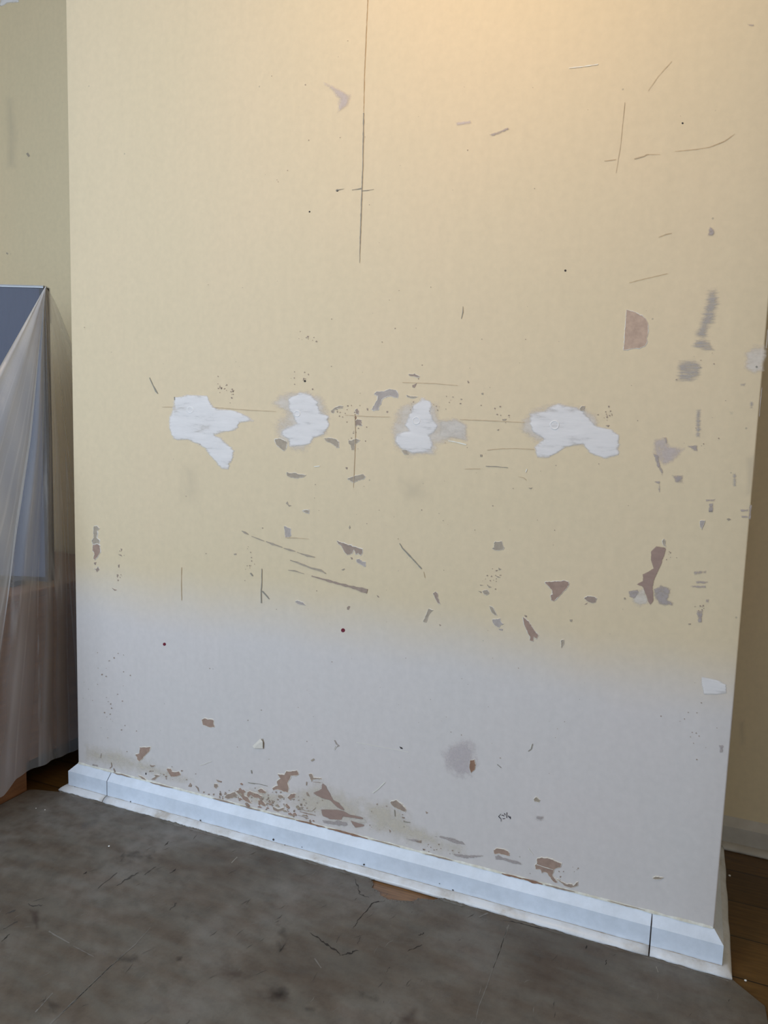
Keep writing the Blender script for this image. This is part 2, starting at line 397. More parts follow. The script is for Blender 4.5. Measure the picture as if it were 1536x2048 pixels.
# --- filler patches
fl = 'chalky white filler patch over a bolt hole'
soft('D', [(150, 225), (230, 208), (345, 212), (360, 262), (400, 290), (500, 300), (600, 340), (630, 362), (540, 378), (520, 415), (440, 432),
           (390, 450), (440, 470), (505, 545), (500, 600), (470, 660), (430, 655), (350, 560), (310, 510), (230, 485), (140, 480), (115, 400), (120, 340)],
     'fill', 3.5, 'filler_patch', thick=.0012, label='white filler patch with a tail running down to the right, leftmost of the row')
soft('D', [(830, 230), (900, 192), (960, 205), (1010, 245), (1020, 310), (1070, 330), (1075, 390), (1050, 450), (980, 465), (960, 500), (910, 515),
           (840, 520), (830, 480), (780, 440), (800, 410), (880, 380), (860, 330), (830, 300)], 'fill', 5, 'filler_patch', thick=.001, label='rounded white filler patch, second of the row')
soft('D', [(735, 260), (770, 210), (840, 190), (950, 185), (1040, 230), (1080, 330), (1070, 440), (980, 480), (930, 560), (850, 540), (770, 470), (740, 400), (800, 330)],
     'thin', 12, 'filler_smear')
soft('E', [(250, 260), (300, 215), (355, 235), (350, 300), (370, 340), (400, 380), (380, 420), (340, 440), (370, 470), (360, 530), (250, 550), (180, 520), (140, 475),
           (150, 430), (230, 410), (200, 380), (220, 330)], 'fill', 5, 'filler_patch', thick=.001, label='white filler patch with a ring shaped dent, third of the row')
soft('E', [(150, 290), (260, 240), (390, 250), (400, 340), (480, 340), (560, 370), (568, 480), (480, 470), (380, 490), (370, 550), (230, 560), (140, 500), (120, 400)],
     'thin', 10, 'filler_smear')
soft('E', [(400, 350), (500, 345), (560, 375), (565, 470), (450, 455), (400, 440)], 'thin', 5, 'filler_smear')
soft('E', [(920, 310), (1010, 290), (1090, 255), (1200, 270), (1250, 310), (1310, 380), (1400, 400), (1445, 430), (1442, 550), (1360, 570), (1270, 540), (1235, 490),
           (1130, 510), (1040, 570), (965, 565), (950, 500), (1000, 455), (940, 420), (930, 370)], 'fill', 5, 'filler_patch', thick=.001, label='broad white filler patch with two lobes below, rightmost of the row')
soft('E', [(880, 350), (930, 290), (1080, 250), (1210, 260), (1310, 320), (1330, 400), (1240, 500), (1100, 480), (960, 470), (870, 430)], 'thin', 10, 'filler_smear')
soft('G', [(825, 1440), (960, 1470), (1030, 1510), (1045, 1585), (950, 1595), (850, 1590), (830, 1500)], 'fill', 3, 'filler_patch', thick=.0008, label='small rectangular white filler patch near the right edge')
soft('F', [(1190, 600), (1250, 530), (1350, 540), (1355, 600), (1340, 740), (1260, 770), (1180, 720)], 'thin', 8, 'filler_smear')
soft('F', [(445, 1300), (540, 1290), (560, 1360), (700, 1375), (660, 1430), (600, 1480), (520, 1520), (480, 1480), (440, 1400)], 'laven', 6, 'undercoat_patch')
soft('G', [(300, 740), (370, 720), (395, 800), (400, 850), (330, 880), (270, 850), (260, 810)], 'thin', 6, 'filler_smear')
soft('N', [(570, 160), (640, 110), (730, 90), (770, 150), (780, 230), (740, 310), (660, 320), (600, 270)], 'laven', 14, 'undercoat_patch')
soft('R', [(960, 950), (1190, 960), (1215, 1020), (1010, 1010)], 'thin', 1.6, 'filler_smear')
soft('Y', [(0, -40), (140, -40), (130, 18), (50, 22), (25, 40), (0, 50)], 'fill', 3, 'filler_patch', parent=rear,
     mapf=lambda u, v: (lambda p: Vector((p.x, DEP-.0006, p.z)))(on(u, v, 1, DEP)), label='pale filler high on the left alcove wall')
# bolt rings pressed in the filler
for k, cx, cy, r_ in (('D', 243, 300, 20), ('D', 885, 322, 18), ('E', 270, 352, 22), ('E', 1071, 377, 27)):
    (u, v), = px(k, [(cx, cy)]); s_ = CR[k][2]*r_; vs = []; fs = []; n = 22
    layer[0] += 1
    for i in range(n):
        a = 2*math.pi*i/n; q = 1+.12*mn.noise(Vector((math.cos(a)*2, math.sin(a)*2, cx)))
        for rr, of in ((1.12, .0008), (.97, .0026), (.80, .0024), (.68, .0010)):
            vs.append(wallpt(u+math.cos(a)*s_*rr*q, v+math.sin(a)*s_*rr*q, of))
    for i in range(n):
        for j in range(3): a = 4*i+j; b_ = 4*((i+1) % n)+j; fs.append((a, a+1, b_+1, b_))
    vs.append(wallpt(u, v, .0012)); fs += [(4*i+3, 4*((i+1) % n)+3, 4*n) for i in range(n)]
    obj('bolt_ring', vs, fs, cm['filler'], br_, True)

# --- chips, top to bottom
chip('F', [(218, 245), (240, 252), (290, 265), (325, 290), (345, 292), (375, 322), (392, 352), (392, 450), (380, 475), (386, 500), (372, 535), (325, 558),
           (300, 556), (260, 560), (225, 570), (195, 573), (203, 480), (212, 350)], 'pink', amp=.4, label='large D shaped pinkish bare plaster chip')
chip('D', [(1345, 205), (1360, 190), (1400, 190), (1440, 175), (1475, 180), (1490, 205), (1485, 225), (1465, 222), (1440, 215), (1410, 222), (1390, 235),
           (1388, 265), (1375, 280), (1372, 300), (1340, 303), (1332, 295), (1350, 265), (1365, 240), (1368, 215)], 'lav', label='hook shaped grey lavender chip')
for k, pts, mt in [
 ('T', [(835, 570), (870, 572), (882, 565), (890, 575), (920, 588), (905, 592), (870, 585), (840, 580)], 'mid'),
 ('T', [(905, 598), (918, 603), (908, 612)], 'mid'),
 ('T', [(862, 655), (885, 645), (897, 640), (890, 660), (880, 676), (864, 670)], 'mid'),
 ('T', [(818, 728), (850, 742), (905, 744), (870, 754), (840, 748), (824, 742)], 'grey'),
 ('T', [(1285, 622), (1292, 620), (1302, 636), (1292, 640)], 'mid'), ('T', [(1392, 715), (1408, 712), (1410, 726), (1396, 728)], 'grey'),
 ('T', [(1235, 757), (1247, 760), (1243, 768), (1232, 765)], 'grey'), ('T', [(1170, 740), (1180, 742), (1180, 750), (1170, 748)], 'grey'),
 ('T', [(238, 850), (262, 832), (300, 815), (332, 815), (328, 832), (290, 832), (265, 845), (255, 868), (242, 862)], 'grey'),
 ('T', [(425, 845), (440, 835), (452, 855), (450, 880), (432, 872)], 'mid'), ('T', [(512, 830), (524, 832), (524, 850), (514, 846)], 'mid'),
 ('T', [(425, 930), (440, 918), (472, 922), (475, 945), (460, 940), (478, 962), (462, 966), (445, 955), (430, 970), (424, 950)], 'mid'),
 ('T', [(664, 852), (678, 854), (676, 866), (664, 864)], 'mid'),
 ('T', [(186, 1062), (225, 1060), (270, 1068), (300, 1090), (300, 1135), (282, 1132), (250, 1105), (225, 1092), (205, 1085)], 'grey'),
 ('T', [(375, 1078), (400, 1080), (430, 1065), (460, 1075), (440, 1095), (422, 1105), (415, 1150), (398, 1150), (392, 1115), (376, 1105)], 'grey'),
 ('D', [(750, 478), (780, 472), (822, 490), (818, 530), (806, 545), (780, 525), (758, 505)], 'grey'),
 ('D', [(1185, 712), (1220, 700), (1250, 692), (1280, 686), (1293, 700), (1285, 712), (1250, 720), (1225, 735), (1205, 725)], 'grey'),
 ('D', [(822, 672), (835, 680), (870, 678), (905, 688), (938, 690), (925, 702), (880, 708), (842, 704), (824, 695)], 'grey'),
 ('D', [(815, 860), (825, 848), (832, 868), (850, 875), (835, 880)], 'grey'), ('D', [(915, 906), (938, 898), (956, 898), (955, 922), (938, 918)], 'grey'),
 ('D', [(1232, 330), (1240, 345), (1232, 360), (1226, 345)], 'brown'), ('D', [(1175, 642), (1187, 645), (1183, 657), (1175, 652)], 'mid'),
 ('I', [(548, 222), (575, 235), (605, 245), (607, 305), (590, 315), (558, 318), (555, 275)], 'lav'),
 ('I', [(995, 347), (1030, 360), (1075, 375), (1150, 400), (1216, 420), (1215, 455), (1200, 470), (1180, 450), (1160, 462), (1145, 420), (1128, 455), (1085, 468), (1062, 440), (1040, 395), (1010, 372)], 'mid'),
 ('I', [(1165, 505), (1190, 502), (1215, 525), (1245, 530), (1243, 570), (1210, 552), (1168, 528)], 'lav'),
 ('I', [(1113, 488), (1128, 490), (1135, 505), (1122, 508)], 'mid'), ('I', [(1035, 595), (1060, 584), (1067, 590), (1052, 602)], 'grey'),
 ('I', [(1100, 235), (1108, 215), (1116, 235), (1106, 250)], 'grey'), ('I', [(640, 868), (662, 858), (712, 878), (734, 895), (700, 893), (665, 885)], 'lav'),
 ('I', [(1085, 915), (1100, 903), (1112, 910), (1100, 936), (1084, 935)], 'mid'), ('I', [(1338, 812), (1350, 818), (1362, 832), (1348, 830)], 'mid'),
 ('I', [(700, 90), (735, 85), (765, 92), (755, 116), (735, 105)], 'grey'), ('I', [(118, 458), (140, 455), (142, 468), (122, 470)], 'grey'),
 ('J', [(695, 120), (705, 110), (730, 112), (745, 108), (752, 130), (762, 150), (755, 165), (700, 166), (682, 155), (698, 150)], 'grey'),
 ('J', [(1035, 382), (1055, 380), (1095, 378), (1120, 375), (1170, 372), (1190, 380), (1195, 400), (1180, 420), (1160, 440), (1140, 465), (1115, 485), (1095, 508), (1078, 500), (1074, 470), (1090, 462), (1085, 440), (1065, 415)], 'tan'),
 ('J', [(1298, 490), (1320, 475), (1360, 478), (1382, 490), (1372, 515), (1345, 520), (1318, 508)], 'mid'), ('J', [(1298, 530), (1320, 518), (1312, 530)], 'mid'),
 ('J', [(888, 615), (905, 625), (930, 650), (955, 690), (975, 720), (990, 735), (980, 758), (960, 745), (955, 775), (935, 770), (938, 750), (920, 715), (900, 670)], 'tan'),
 ('J', [(897, 600), (915, 605), (915, 616), (902, 612)], 'mid'), ('J', [(662, 540), (685, 548), (700, 575), (716, 605), (700, 600), (678, 575)], 'grey'),
 ('J', [(685, 630), (735, 625), (740, 648), (758, 660), (738, 668), (730, 685), (705, 672), (688, 652)], 'lav'), ('J', [(725, 692), (755, 695), (752, 706), (732, 702)], 'lav'),
 ('J', [(288, 455), (305, 445), (318, 455), (320, 485), (337, 530), (322, 520), (300, 482)], 'mid'),
 ('J', [(222, 645), (240, 605), (258, 560), (288, 568), (270, 585), (258, 605), (240, 650)], 'grey'), ('J', [(328, 662), (342, 668), (334, 675)], 'mid'),
 ('J', [(725, 285), (745, 296), (728, 302)], 'grey'), ('J', [(620, 440), (650, 432), (662, 455), (645, 466), (625, 455)], 'grey'),
 ('J', [(650, 402), (680, 415), (662, 420)], 'grey'), ('J', [(590, 440), (612, 445), (610, 456)], 'grey'), ('J', [(600, 398), (624, 402), (605, 406)], 'grey'),
 ('J', [(700, 335), (740, 350), (720, 350)], 'grey'), ('J', [(1200, 630), (1218, 630), (1215, 647), (1203, 645)], 'grey'), ('J', [(1142, 770), (1160, 765), (1162, 790), (1145, 820)], 'grey'),
 ('H', [(168, 230), (195, 228), (215, 250), (195, 270), (200, 300), (190, 330), (212, 350), (214, 385), (160, 388), (150, 358), (168, 330), (165, 280)], 'grey'),
 ('H', [(160, 388), (200, 382), (220, 400), (222, 460), (205, 490), (180, 525), (165, 515), (172, 470), (156, 440)], 'tan'),
 ('H', [(168, 548), (188, 545), (182, 570), (168, 562)], 'mid'), ('H', [(165, 600), (190, 605), (205, 580), (215, 612), (195, 632), (185, 612)], 'mid'),
 ('H', [(380, 475), (405, 480), (415, 495), (395, 487)], 'mid'), ('H', [(400, 425), (414, 430), (410, 450)], 'mid'), ('H', [(380, 570), (392, 565), (390, 592), (380, 592)], 'mid'),
 ('H', [(368, 650), (382, 655), (375, 680), (368, 672)], 'mid'), ('H', [(325, 772), (345, 782), (368, 790), (350, 797)], 'mid'),
 ('K', [(615, 438), (655, 440), (695, 436), (690, 465), (660, 495), (640, 520), (612, 548), (598, 535), (595, 515), (580, 495), (612, 485)], 'tan'),
 ('K', [(1090, 228), (1110, 218), (1178, 232), (1186, 283), (1150, 285), (1100, 268)], 'tan'),
 ('K', [(690, 572), (705, 580), (735, 578), (715, 592), (700, 592)], 'mid'), ('K', [(657, 635), (664, 635), (664, 650), (657, 650)], 'dark'),
 ('K', [(820, 605), (850, 602), (860, 625), (885, 630), (915, 625), (928, 650), (905, 660), (855, 665), (838, 640)], 'tan'),
 ('K', [(700, 685), (735, 665), (725, 648), (770, 655), (745, 672), (730, 690)], 'mid'), ('K', [(600, 655), (640, 668), (665, 690), (645, 692)], 'mid'),
 ('K', [(985, 740), (1000, 712), (1015, 730), (1010, 745)], 'mid'), ('K', [(1200, 688), (1245, 700), (1240, 712), (1212, 705)], 'mid'), ('K', [(1185, 720), (1210, 722), (1215, 740), (1200, 755), (1185, 742)], 'mid'),
 ('M', [(600, 260), (650, 268), (665, 238), (700, 240), (745, 232), (760, 262), (740, 270), (700, 272), (690, 300), (672, 330), (682, 370), (678, 400), (640, 392), (600, 378), (565, 385), (556, 370), (580, 355), (600, 350), (592, 318), (620, 295)], 'tan'),
 ('M', [(672, 440), (700, 412), (735, 412), (730, 440), (690, 458)], 'tan'), ('M', [(445, 385), (470, 372), (510, 395), (500, 410), (460, 405)], 'tan'),
 ('M', [(365, 400), (385, 390), (410, 402), (440, 412), (480, 432), (460, 445), (420, 440), (390, 420), (372, 440), (362, 425)], 'tan'),
 ('M', [(275, 392), (310, 380), (340, 400), (345, 430), (370, 440), (385, 470), (402, 485), (375, 480), (335, 458), (310, 425)], 'tan'),
 ('M', [(205, 420), (270, 398), (290, 420), (270, 440), (215, 450), (188, 440)], 'mid'), ('M', [(445, 462), (475, 460), (505, 495), (500, 510), (455, 490)], 'tan'),
 ('M', [(818, 400), (828, 402), (845, 432), (822, 425)], 'mid'), ('M', [(835, 262), (860, 258), (872, 288), (930, 292), (935, 300), (870, 300), (858, 318), (848, 290)], 'mid'),
 ('M', [(600, 425), (625, 420), (650, 440), (615, 450), (603, 440)], 'mid'), ('M', [(560, 510), (600, 530), (645, 518), (640, 540), (600, 548), (565, 535)], 'mid'),
 ('N', [(740, 215), (765, 212), (773, 245), (765, 275), (745, 292), (737, 270), (736, 240)], 'brown'),
 ('N', [(250, 472), (285, 460), (300, 475), (320, 490), (348, 520), (340, 532), (310, 520), (275, 505), (258, 490)], 'mid'),
 ('N', [(884, 768), (905, 757), (945, 762), (975, 780), (982, 803), (950, 795), (920, 788), (888, 790)], 'tan'),
 ('N', [(1130, 455), (1145, 442), (1168, 460), (1160, 472), (1135, 468)], 'grey'), ('N', [(305, 132), (320, 138), (325, 147), (312, 145)], 'dark'),
 ('N', [(400, 712), (440, 708), (438, 724), (412, 720)], 'mid'), ('N', [(240, 640), (252, 650), (246, 662)], 'mid'), ('N', [(465, 530), (480, 538), (470, 545)], 'mid'),
 ('S', [(800, 812), (870, 802), (960, 815), (1050, 850), (1135, 885), (1130, 935), (1070, 945), (1030, 970), (1025, 1010), (1010, 1040), (1030, 1080), (1080, 1145), (1060, 1155), (1010, 1115), (965, 1055), (935, 1010), (890, 1000), (862, 1012), (850, 970), (780, 960), (770, 910), (800, 880)], 'tan'),
 ('S', [(1070, 1100), (1150, 1140), (1200, 1170), (1280, 1170), (1310, 1195), (1365, 1140), (1365, 1190), (1270, 1220), (1180, 1190)], 'mid'),
 ('O', [(722, 548), (745, 538), (800, 545), (780, 556), (740, 556)], 'grey'),
 ('G', [(512, 335), (522, 318), (535, 335), (530, 365), (540, 378), (522, 372)], 'grey'),
 ('G', [(195, 800), (205, 798), (212, 810), (198, 815)], 'grey'), ('G', [(722, 1012), (742, 1010), (742, 1020), (725, 1020)], 'grey'),
 ('G', [(818, 172), (860, 170), (850, 195), (835, 240), (822, 215)], 'lav'), ('G', [(890, 85), (922, 84), (920, 98), (892, 98)], 'grey'), ('G', [(1035, 155), (1055, 148), (1072, 158), (1050, 168)], 'grey'),
 ('E', [(1218, 282), (1228, 268), (1244, 268), (1242, 294), (1220, 294)], 'grey'), ('E', [(765, 342), (792, 342), (785, 350), (770, 350)], 'grey'), ('E', [(735, 405), (748, 400), (745, 410)], 'grey'),
 ('E', [(638, 548), (650, 548), (652, 560), (640, 561)], 'grey'), ('E', [(1366, 378), (1388, 378), (1380, 388)], 'mid'), ('E', [(918, 740), (942, 740), (932, 748)], 'grey'),
 ('E', [(185, 522), (215, 520), (222, 545), (200, 545)], 'grey'),
]:
    A_ = abs(signed(px(k, pts)))
    chip(k, pts, mt, lip=True, name='paint_chip' if A_ > 26 else 'paint_nick')
# soft brown and grey smears round the bigger chips
soft('R', [(590, 450), (640, 490), (700, 600), (740, 690), (830, 740), (910, 830), (880, 840), (790, 790), (700, 700), (600, 680), (520, 640), (460, 590), (540, 570), (580, 540)], 'smear', 2.2, 'brown_smear')
soft('R', [(570, 825), (700, 830), (800, 830), (890, 850), (960, 890), (1160, 940), (1160, 965), (960, 940), (880, 930), (860, 970), (700, 965), (600, 920)], 'smear', 1.8, 'brown_smear')
soft('R', [(590, 970), (680, 980), (740, 1000), (800, 970), (930, 1000), (955, 1040), (900, 1065), (700, 1040), (600, 1010)], 'greys', 2.2, 'grey_smear')
soft('R', [(990, 980), (1040, 1000), (1180, 1040), (1180, 1060), (1050, 1085), (1010, 1030)], 'smear', 1.8, 'brown_smear')
soft('G', [(460, 378), (545, 390), (520, 470), (490, 550), (440, 660), (430, 730), (440, 820), (410, 860), (385, 800), (350, 710), (300, 690), (350, 660), (350, 610), (440, 560), (415, 490), (420, 420)], 'smear', 1.8, 'brown_smear')
soft('G', [(440, 730), (500, 690), (580, 730), (560, 810), (610, 850), (590, 870), (480, 860), (440, 790)], 'greys', 4, 'grey_smear')
soft('G', [(235, 745), (310, 730), (320, 760), (280, 805), (240, 795)], 'greys', 2.4, 'grey_smear')
soft('S', [(200, 780), (260, 760), (330, 800), (450, 830), (540, 850), (600, 900), (560, 905), (440, 885), (330, 840), (220, 830)], 'greys', 2.0, 'grey_smear')
soft('N', [(520, 682), (560, 680), (620, 690), (690, 712), (710, 735), (660, 730), (590, 705)], 'greys', 1.8, 'grey_smear')
soft('N', [(620, 785), (700, 795), (820, 800), (820, 808), (720, 820), (650, 808)], 'greys', 2.0, 'grey_smear')
soft('N', [(340, 695), (400, 700), (440, 715), (380, 715)], 'greys', 2.0, 'grey_smear')
# sanded grey blue scuffs towards the right arris
for pts, mt, f_ in [
 ([(880, 80), (950, 75), (975, 170), (940, 330), (905, 370), (870, 500), (770, 480), (820, 330), (860, 200)], 'scuff', 9),
 ([(740, 540), (790, 490), (900, 500), (940, 580), (860, 580)], 'scuff', 5),
 ([(645, 660), (780, 650), (830, 690), (820, 790), (740, 840), (630, 830)], 'scuff', 7),
 ([(785, 1060), (825, 1060), (825, 1200), (820, 1290), (785, 1290), (780, 1180)], 'scuff', 4),
 ([(1225, 990), (1255, 990), (1250, 1050), (1228, 1050)], 'scuff', 3), ([(1150, 850), (1190, 845), (1185, 870), (1150, 870)], 'scuff', 3),
 ([(1085, 1580), (1115, 1580), (1115, 1690), (1090, 1700)], 'scuff', 3), ([(590, 1600), (680, 1595), (680, 1660), (620, 1660)], 'greys', 4),
 ([(430, 1410), (480, 1440), (490, 1500), (520, 1570), (510, 1600), (470, 1530)], 'greys', 2.0),
 ([(440, 1650), (490, 1645), (495, 1740), (478, 1740), (478, 1670)], 'greys', 2.2), ([(505, 1290), (545, 1285), (550, 1340), (535, 1340), (530, 1300)], 'greys', 1.6),
 ([(720, 1360), (800, 1345), (800, 1400), (770, 1395)], 'greys', 2.4), ([(865, 1795), (945, 1795), (935, 1812), (870, 1812)], 'greys', 2.0),
 ([(890, 1830), (925, 1830), (925, 1900), (890, 1900)], 'greys', 1.6), ([(1150, 1880), (1215, 1875), (1215, 1895), (1155, 1895)], 'greys', 1.8),
 ([(1225, 1840), (1245, 1840), (1235, 1960), (1215, 1960)], 'greys', 1.6), ([(1155, 1925), (1210, 1930), (1210, 1945), (1160, 1950)], 'greys', 1.8),
 ([(1190, 1450), (1280, 1420), (1270, 1560), (1240, 1760), (1190, 1770), (1200, 1600)], 'smudge_shadow', 8), ([(1060, 1075), (1095, 1075), (1090, 1105), (1065, 1105)], 'smudge_shadow', 3)]:
    soft('F', pts, mt, f_, 'scuff_mark')
for pts, f_ in [([(765, 578), (870, 578), (870, 605), (775, 608)], 3.2), ([(785, 662), (890, 662), (885, 680), (790, 684)], 2.2), ([(735, 700), (865, 700), (870, 718), (760, 718)], 2.2),
                ([(790, 905), (845, 900), (832, 1000), (800, 1000)], 2.2), ([(860, 810), (895, 808), (892, 840), (868, 838)], 2.0)]:
    soft('G', pts, 'greys', f_, 'scuff_mark')
for k, pts, mt, f_ in [('P', [(380, 168), (440, 190), (520, 235), (500, 280), (450, 325), (455, 250)], 'laven', 5), ('P', [(1055, 372), (1130, 362), (1135, 376), (1060, 386)], 'laven', 2.6),
                   ('P', [(1225, 435), (1320, 398), (1330, 408), (1250, 442)], 'greys', 2.2), ('X', [(1090, 1540), (1125, 1590), (1110, 1610), (1072, 1612)], 'greys', 3),
                   ('X', [(1342, 164), (1390, 170), (1390, 180), (1350, 176)], 'greys', 2), ('Q', [(770, 1185), (805, 1185), (800, 1245), (778, 1250)], 'greys', 2.4), ('N', [(1140, 550), (1190, 560), (1190, 585), (1140, 580)], 'greys', 4)]:
    soft(k, pts, mt, f_, 'scuff_mark')

# --- cracks and scratches
strip('Z', [(737, -30), (733, 60), (729, 150), (727.6, 225)], [1.1, 1.2, 1.3, .9], 'crack', 'crack', label='upper length of the long vertical hairline crack')
strip('Z', [(727.6, 226), (726, 330), (723.5, 400), (721, 470), (719.5, 526)], [2, 1.7, 2, 1.8, .6], 'scr', 'crack', label='lower length of the long vertical hairline crack')
strip('Z', [(704, 380), (716, 378.5), (723, 377)], [.8, 1.6, 2.4], 'scr', 'crack')
strip('Z', [(723, 382), (735, 381), (748, 379)], [1.4, 1.2, .6], 'scr', 'crack')
strip('Z', [(672, 381), (688, 378)], [1.8, .6], 'scr', 'crack')
strip('Z', [(710, 828), (711, 870), (709, 930), (707, 975)], [1.8, 1.2, 1.4, .7], 'faint', 'crack')
strip('Z', [(690, 830), (740, 833), (780, 834)], [.8, 1.2, .6], 'faint', 'crack')
strip('Z', [(325, 814), (420, 814), (480, 819), (552, 823)], [.7, 1, 1.3, .7], 'faint', 'crack')
strip('Z', [(920, 839), (975, 841), (1050, 845)], [1, 1.5, .8], 'faint', 'crack')
strip('Z', [(805, 765), (870, 767), (915, 771)], .9, 'faint', 'crack')
strip('E', [(680, 522), (760, 514), (850, 512), (950, 518)], 1, 'faint', 'crack')
strip('E', [(672, 616), (740, 618), (800, 624)], 1.2, 'scr', 'scratch')
strip('E', [(550, 632), (640, 630)], .9, 'faint', 'scratch'); strip('E', [(860, 675), (890, 682), (905, 696)], 1, 'faint', 'scratch')
strip('E', [(455, 468), (500, 476), (560, 490)], 1.8, 'pale', 'scratch'); strip('E', [(903, 650), (910, 632)], 2, 'pale', 'scratch')
strip('D', [(985, 640), (1020, 636)], 1.6, 'pale', 'scratch')
strip('A', [(1198, 1022), (1225, 1080), (1250, 1130), (1265, 1150)], [1, 1.6, 2.4, 1], 'scr', 'scratch')
strip('A', [(1398, 1175), (1400, 1200)], 2, 'scr', 'scratch')
strip('I', [(187, 262), (215, 278), (245, 294)], [1.2, 4, 1], 'grey', 'gouge'); strip('I', [(272, 308), (320, 328), (380, 350)], [1, 2, 1], 'grey', 'gouge')
strip('I', [(395, 354), (450, 375), (535, 404)], [1.4, 3.8, 1.4], 'grey', 'gouge'); strip('I', [(545, 410), (590, 424), (645, 438)], [1.2, 3.8, 1], 'grey', 'gouge')
strip('I', [(660, 446), (745, 474), (812, 487)], [1, 3.4, 1], 'grey', 'gouge'); strip('I', [(600, 513), (660, 532), (780, 580), (860, 600), (905, 628)], [1.4, 3, 2.6, 4, 1.6], 'grey', 'gouge')
strip('I', [(585, 598), (640, 604), (720, 630)], [1, 2, 1], 'grey', 'gouge'); strip('I', [(782, 648), (900, 680), (1010, 712), (1140, 745), (1258, 778)], [2, 4, 4.4, 5, 9], 'mid', 'gouge', label='longest slanting gouge')
strip('I', [(560, 320), (650, 322), (760, 332)], [1.6, 1.2, .6], 'faint', 'scratch')
strip('I', [(359, 585), (358, 700), (352, 790), (354, 878)], [1, 1.6, 2.4, 2.4], 'scr', 'scratch'); strip('I', [(362, 775), (390, 805), (422, 845)], [2.2, 2, 1.4], 'scr', 'scratch')
strip('I', [(262, 622), (282, 648)], 2, 'scr', 'scratch')
strip('J', [(65, 122), (85, 155), (120, 192), (160, 235), (212, 292)], [1.2, 2.4, 3, 1.6, 2], 'scr', 'scratch'); strip('J', [(225, 310), (234, 352)], .9, 'faint', 'scratch')
strip('T', [(1252, 50), (1252, 95), (1240, 145)], [.8, 1.4, 1], 'scr', 'scratch')
strip('H', [(937, 590), (935, 740), (938, 880)], 1, 'faint', 'scratch')
strip('X', [(370, 1100), (450, 1090)], 1, 'faint', 'crack'); strip('X', [(575, 1085), (640, 1068), (660, 1055), (750, 1055)], [1.6, 1.6, 1.2, .6], 'faint', 'crack')
strip('X', [(850, 1035), (1000, 1020), (1090, 1005), (1190, 965), (1260, 915)], [.6, .9, 1.1, 1.3, .6], 'faint', 'crack')
strip('X', [(740, 1620), (790, 1600), (830, 1592)], [.6, 1.4, .8], 'faint', 'crack'); strip('X', [(670, 620), (740, 520), (830, 420)], .8, 'faint', 'crack')
strip('X', [(450, 1180), (480, 1000), (510, 700)], .9, 'faint', 'crack'); strip('X', [(130, 466), (230, 456), (330, 440)], 1.6, 'pale', 'scratch')
strip('X', [(540, 1930), (640, 1905), (800, 1868)], .8, 'faint', 'scratch')
strip('N', [(275, 520), (278, 560)], 1.6, 'scr', 'scratch'); strip('N', [(330, 592), (370, 597)], 1.6, 'scr', 'scratch'); strip('N', [(320, 565), (335, 570)], 2.4, 'mid', 'scratch')
strip('N', [(40, 105), (200, 135), (360, 165)], .8, 'pale', 'scratch'); strip('N', [(1122, 115), (1115, 145), (1095, 160)], 1.3, 'scr', 'scratch'); strip('N', [(1118, 112), (1108, 142)], 1.2, 'pale', 'scratch')
strip('N', [(140, 415), (170, 395), (215, 350)], 1.8, 'pale', 'scratch'); strip('N', [(905, 240), (930, 262)], 1.2, 'scr', 'scratch')
strip('M', [(370, 325), (450, 335), (520, 352)], 1, 'scr', 'scratch'); strip('M', [(395, 230), (400, 255)], 2, 'scr', 'scratch')
strip('M', [(1035, 0), (1050, 30), (1070, 42), (1045, 50), (1032, 72)], [2.4, 2.6, 2, 1.8, 1], 'lav', 'scratch'); strip('M', [(1035, 72), (1055, 40)], 1, 'pale', 'scratch')
strip('M', [(855, 158), (878, 145)], 3.5, 'grey', 'scratch'); strip('K', [(1075, 575), (1110, 568), (1165, 545)], 1.1, 'pale', 'scratch')
strip('K', [(1042, 735), (1060, 752), (1068, 778)], [1.6, 2, 1], 'mid', 'scratch'); strip('K', [(1450, 712), (1500, 720)], 1, 'scr', 'scratch')
strip('S', [(790, 893), (880, 925), (1020, 968)], [1.2, 1.2, .9], 'pale', 'scratch')
strip('S', [(675, 670), (740, 755)], .9, 'pale', 'scratch')
strip('R', [(280, 855), (360, 880), (500, 910)], [1, 2, 1], 'mid', 'scratch'); strip('R', [(250, 905), (400, 950)], [1, 1.4], 'mid', 'scratch'); strip('R', [(230, 790), (275, 815)], [2.4, 1], 'mid', 'scratch')
strip('R', [(460, 440), (570, 452)], .9, 'mid', 'scratch'); strip('R', [(375, 440), (372, 490)], 1.6, 'mid', 'scratch'); strip('R', [(285, 800), (350, 845), (450, 850), (500, 800)], .9, 'grey', 'scratch')
strip('K', [(395, 555), (400, 585), (385, 600)], [1, 1.6, 1.4], 'mid', 'scratch'); strip('K', [(415, 600), (425, 630)], 2, 'mid', 'scratch'); strip('K', [(320, 485), (312, 520)], 1.4, 'lav', 'scratch')
strip('K', [(252, 572), (290, 580)], 3, 'lav', 'scratch')
# right arris: dirt line where the paint is knocked off
strip('F', [(1374, 405), (1362, 560)], [2.2, 3], 'grey', 'scratch'); strip('F', [(1326, 880), (1312, 1010), (1304, 1120)], [1, 1.6, 1], 'lav', 'scratch')
# raised flap of torn paint by the lower left
vs = [wallpt(*px('L', [q])[0], o_) for q, o_ in (((690, 800), .0005), ((800, 700), .001), ((940, 560), .001), ((1040, 640), .006), ((1040, 855), .005), ((760, 855), .003), ((900, 700), .004))]
o = obj('paint_flap', vs, [(0, 1, 6, 5), (1, 2, 6), (2, 3, 6), (3, 4, 6), (4, 5, 6)], cm['lip'], br_); o['label'] = 'torn flap of paint lifting off the wall'
strip('L', [(1000, 570), (1030, 700), (1020, 855)], 2.6, 'grey', 'paint_nick')
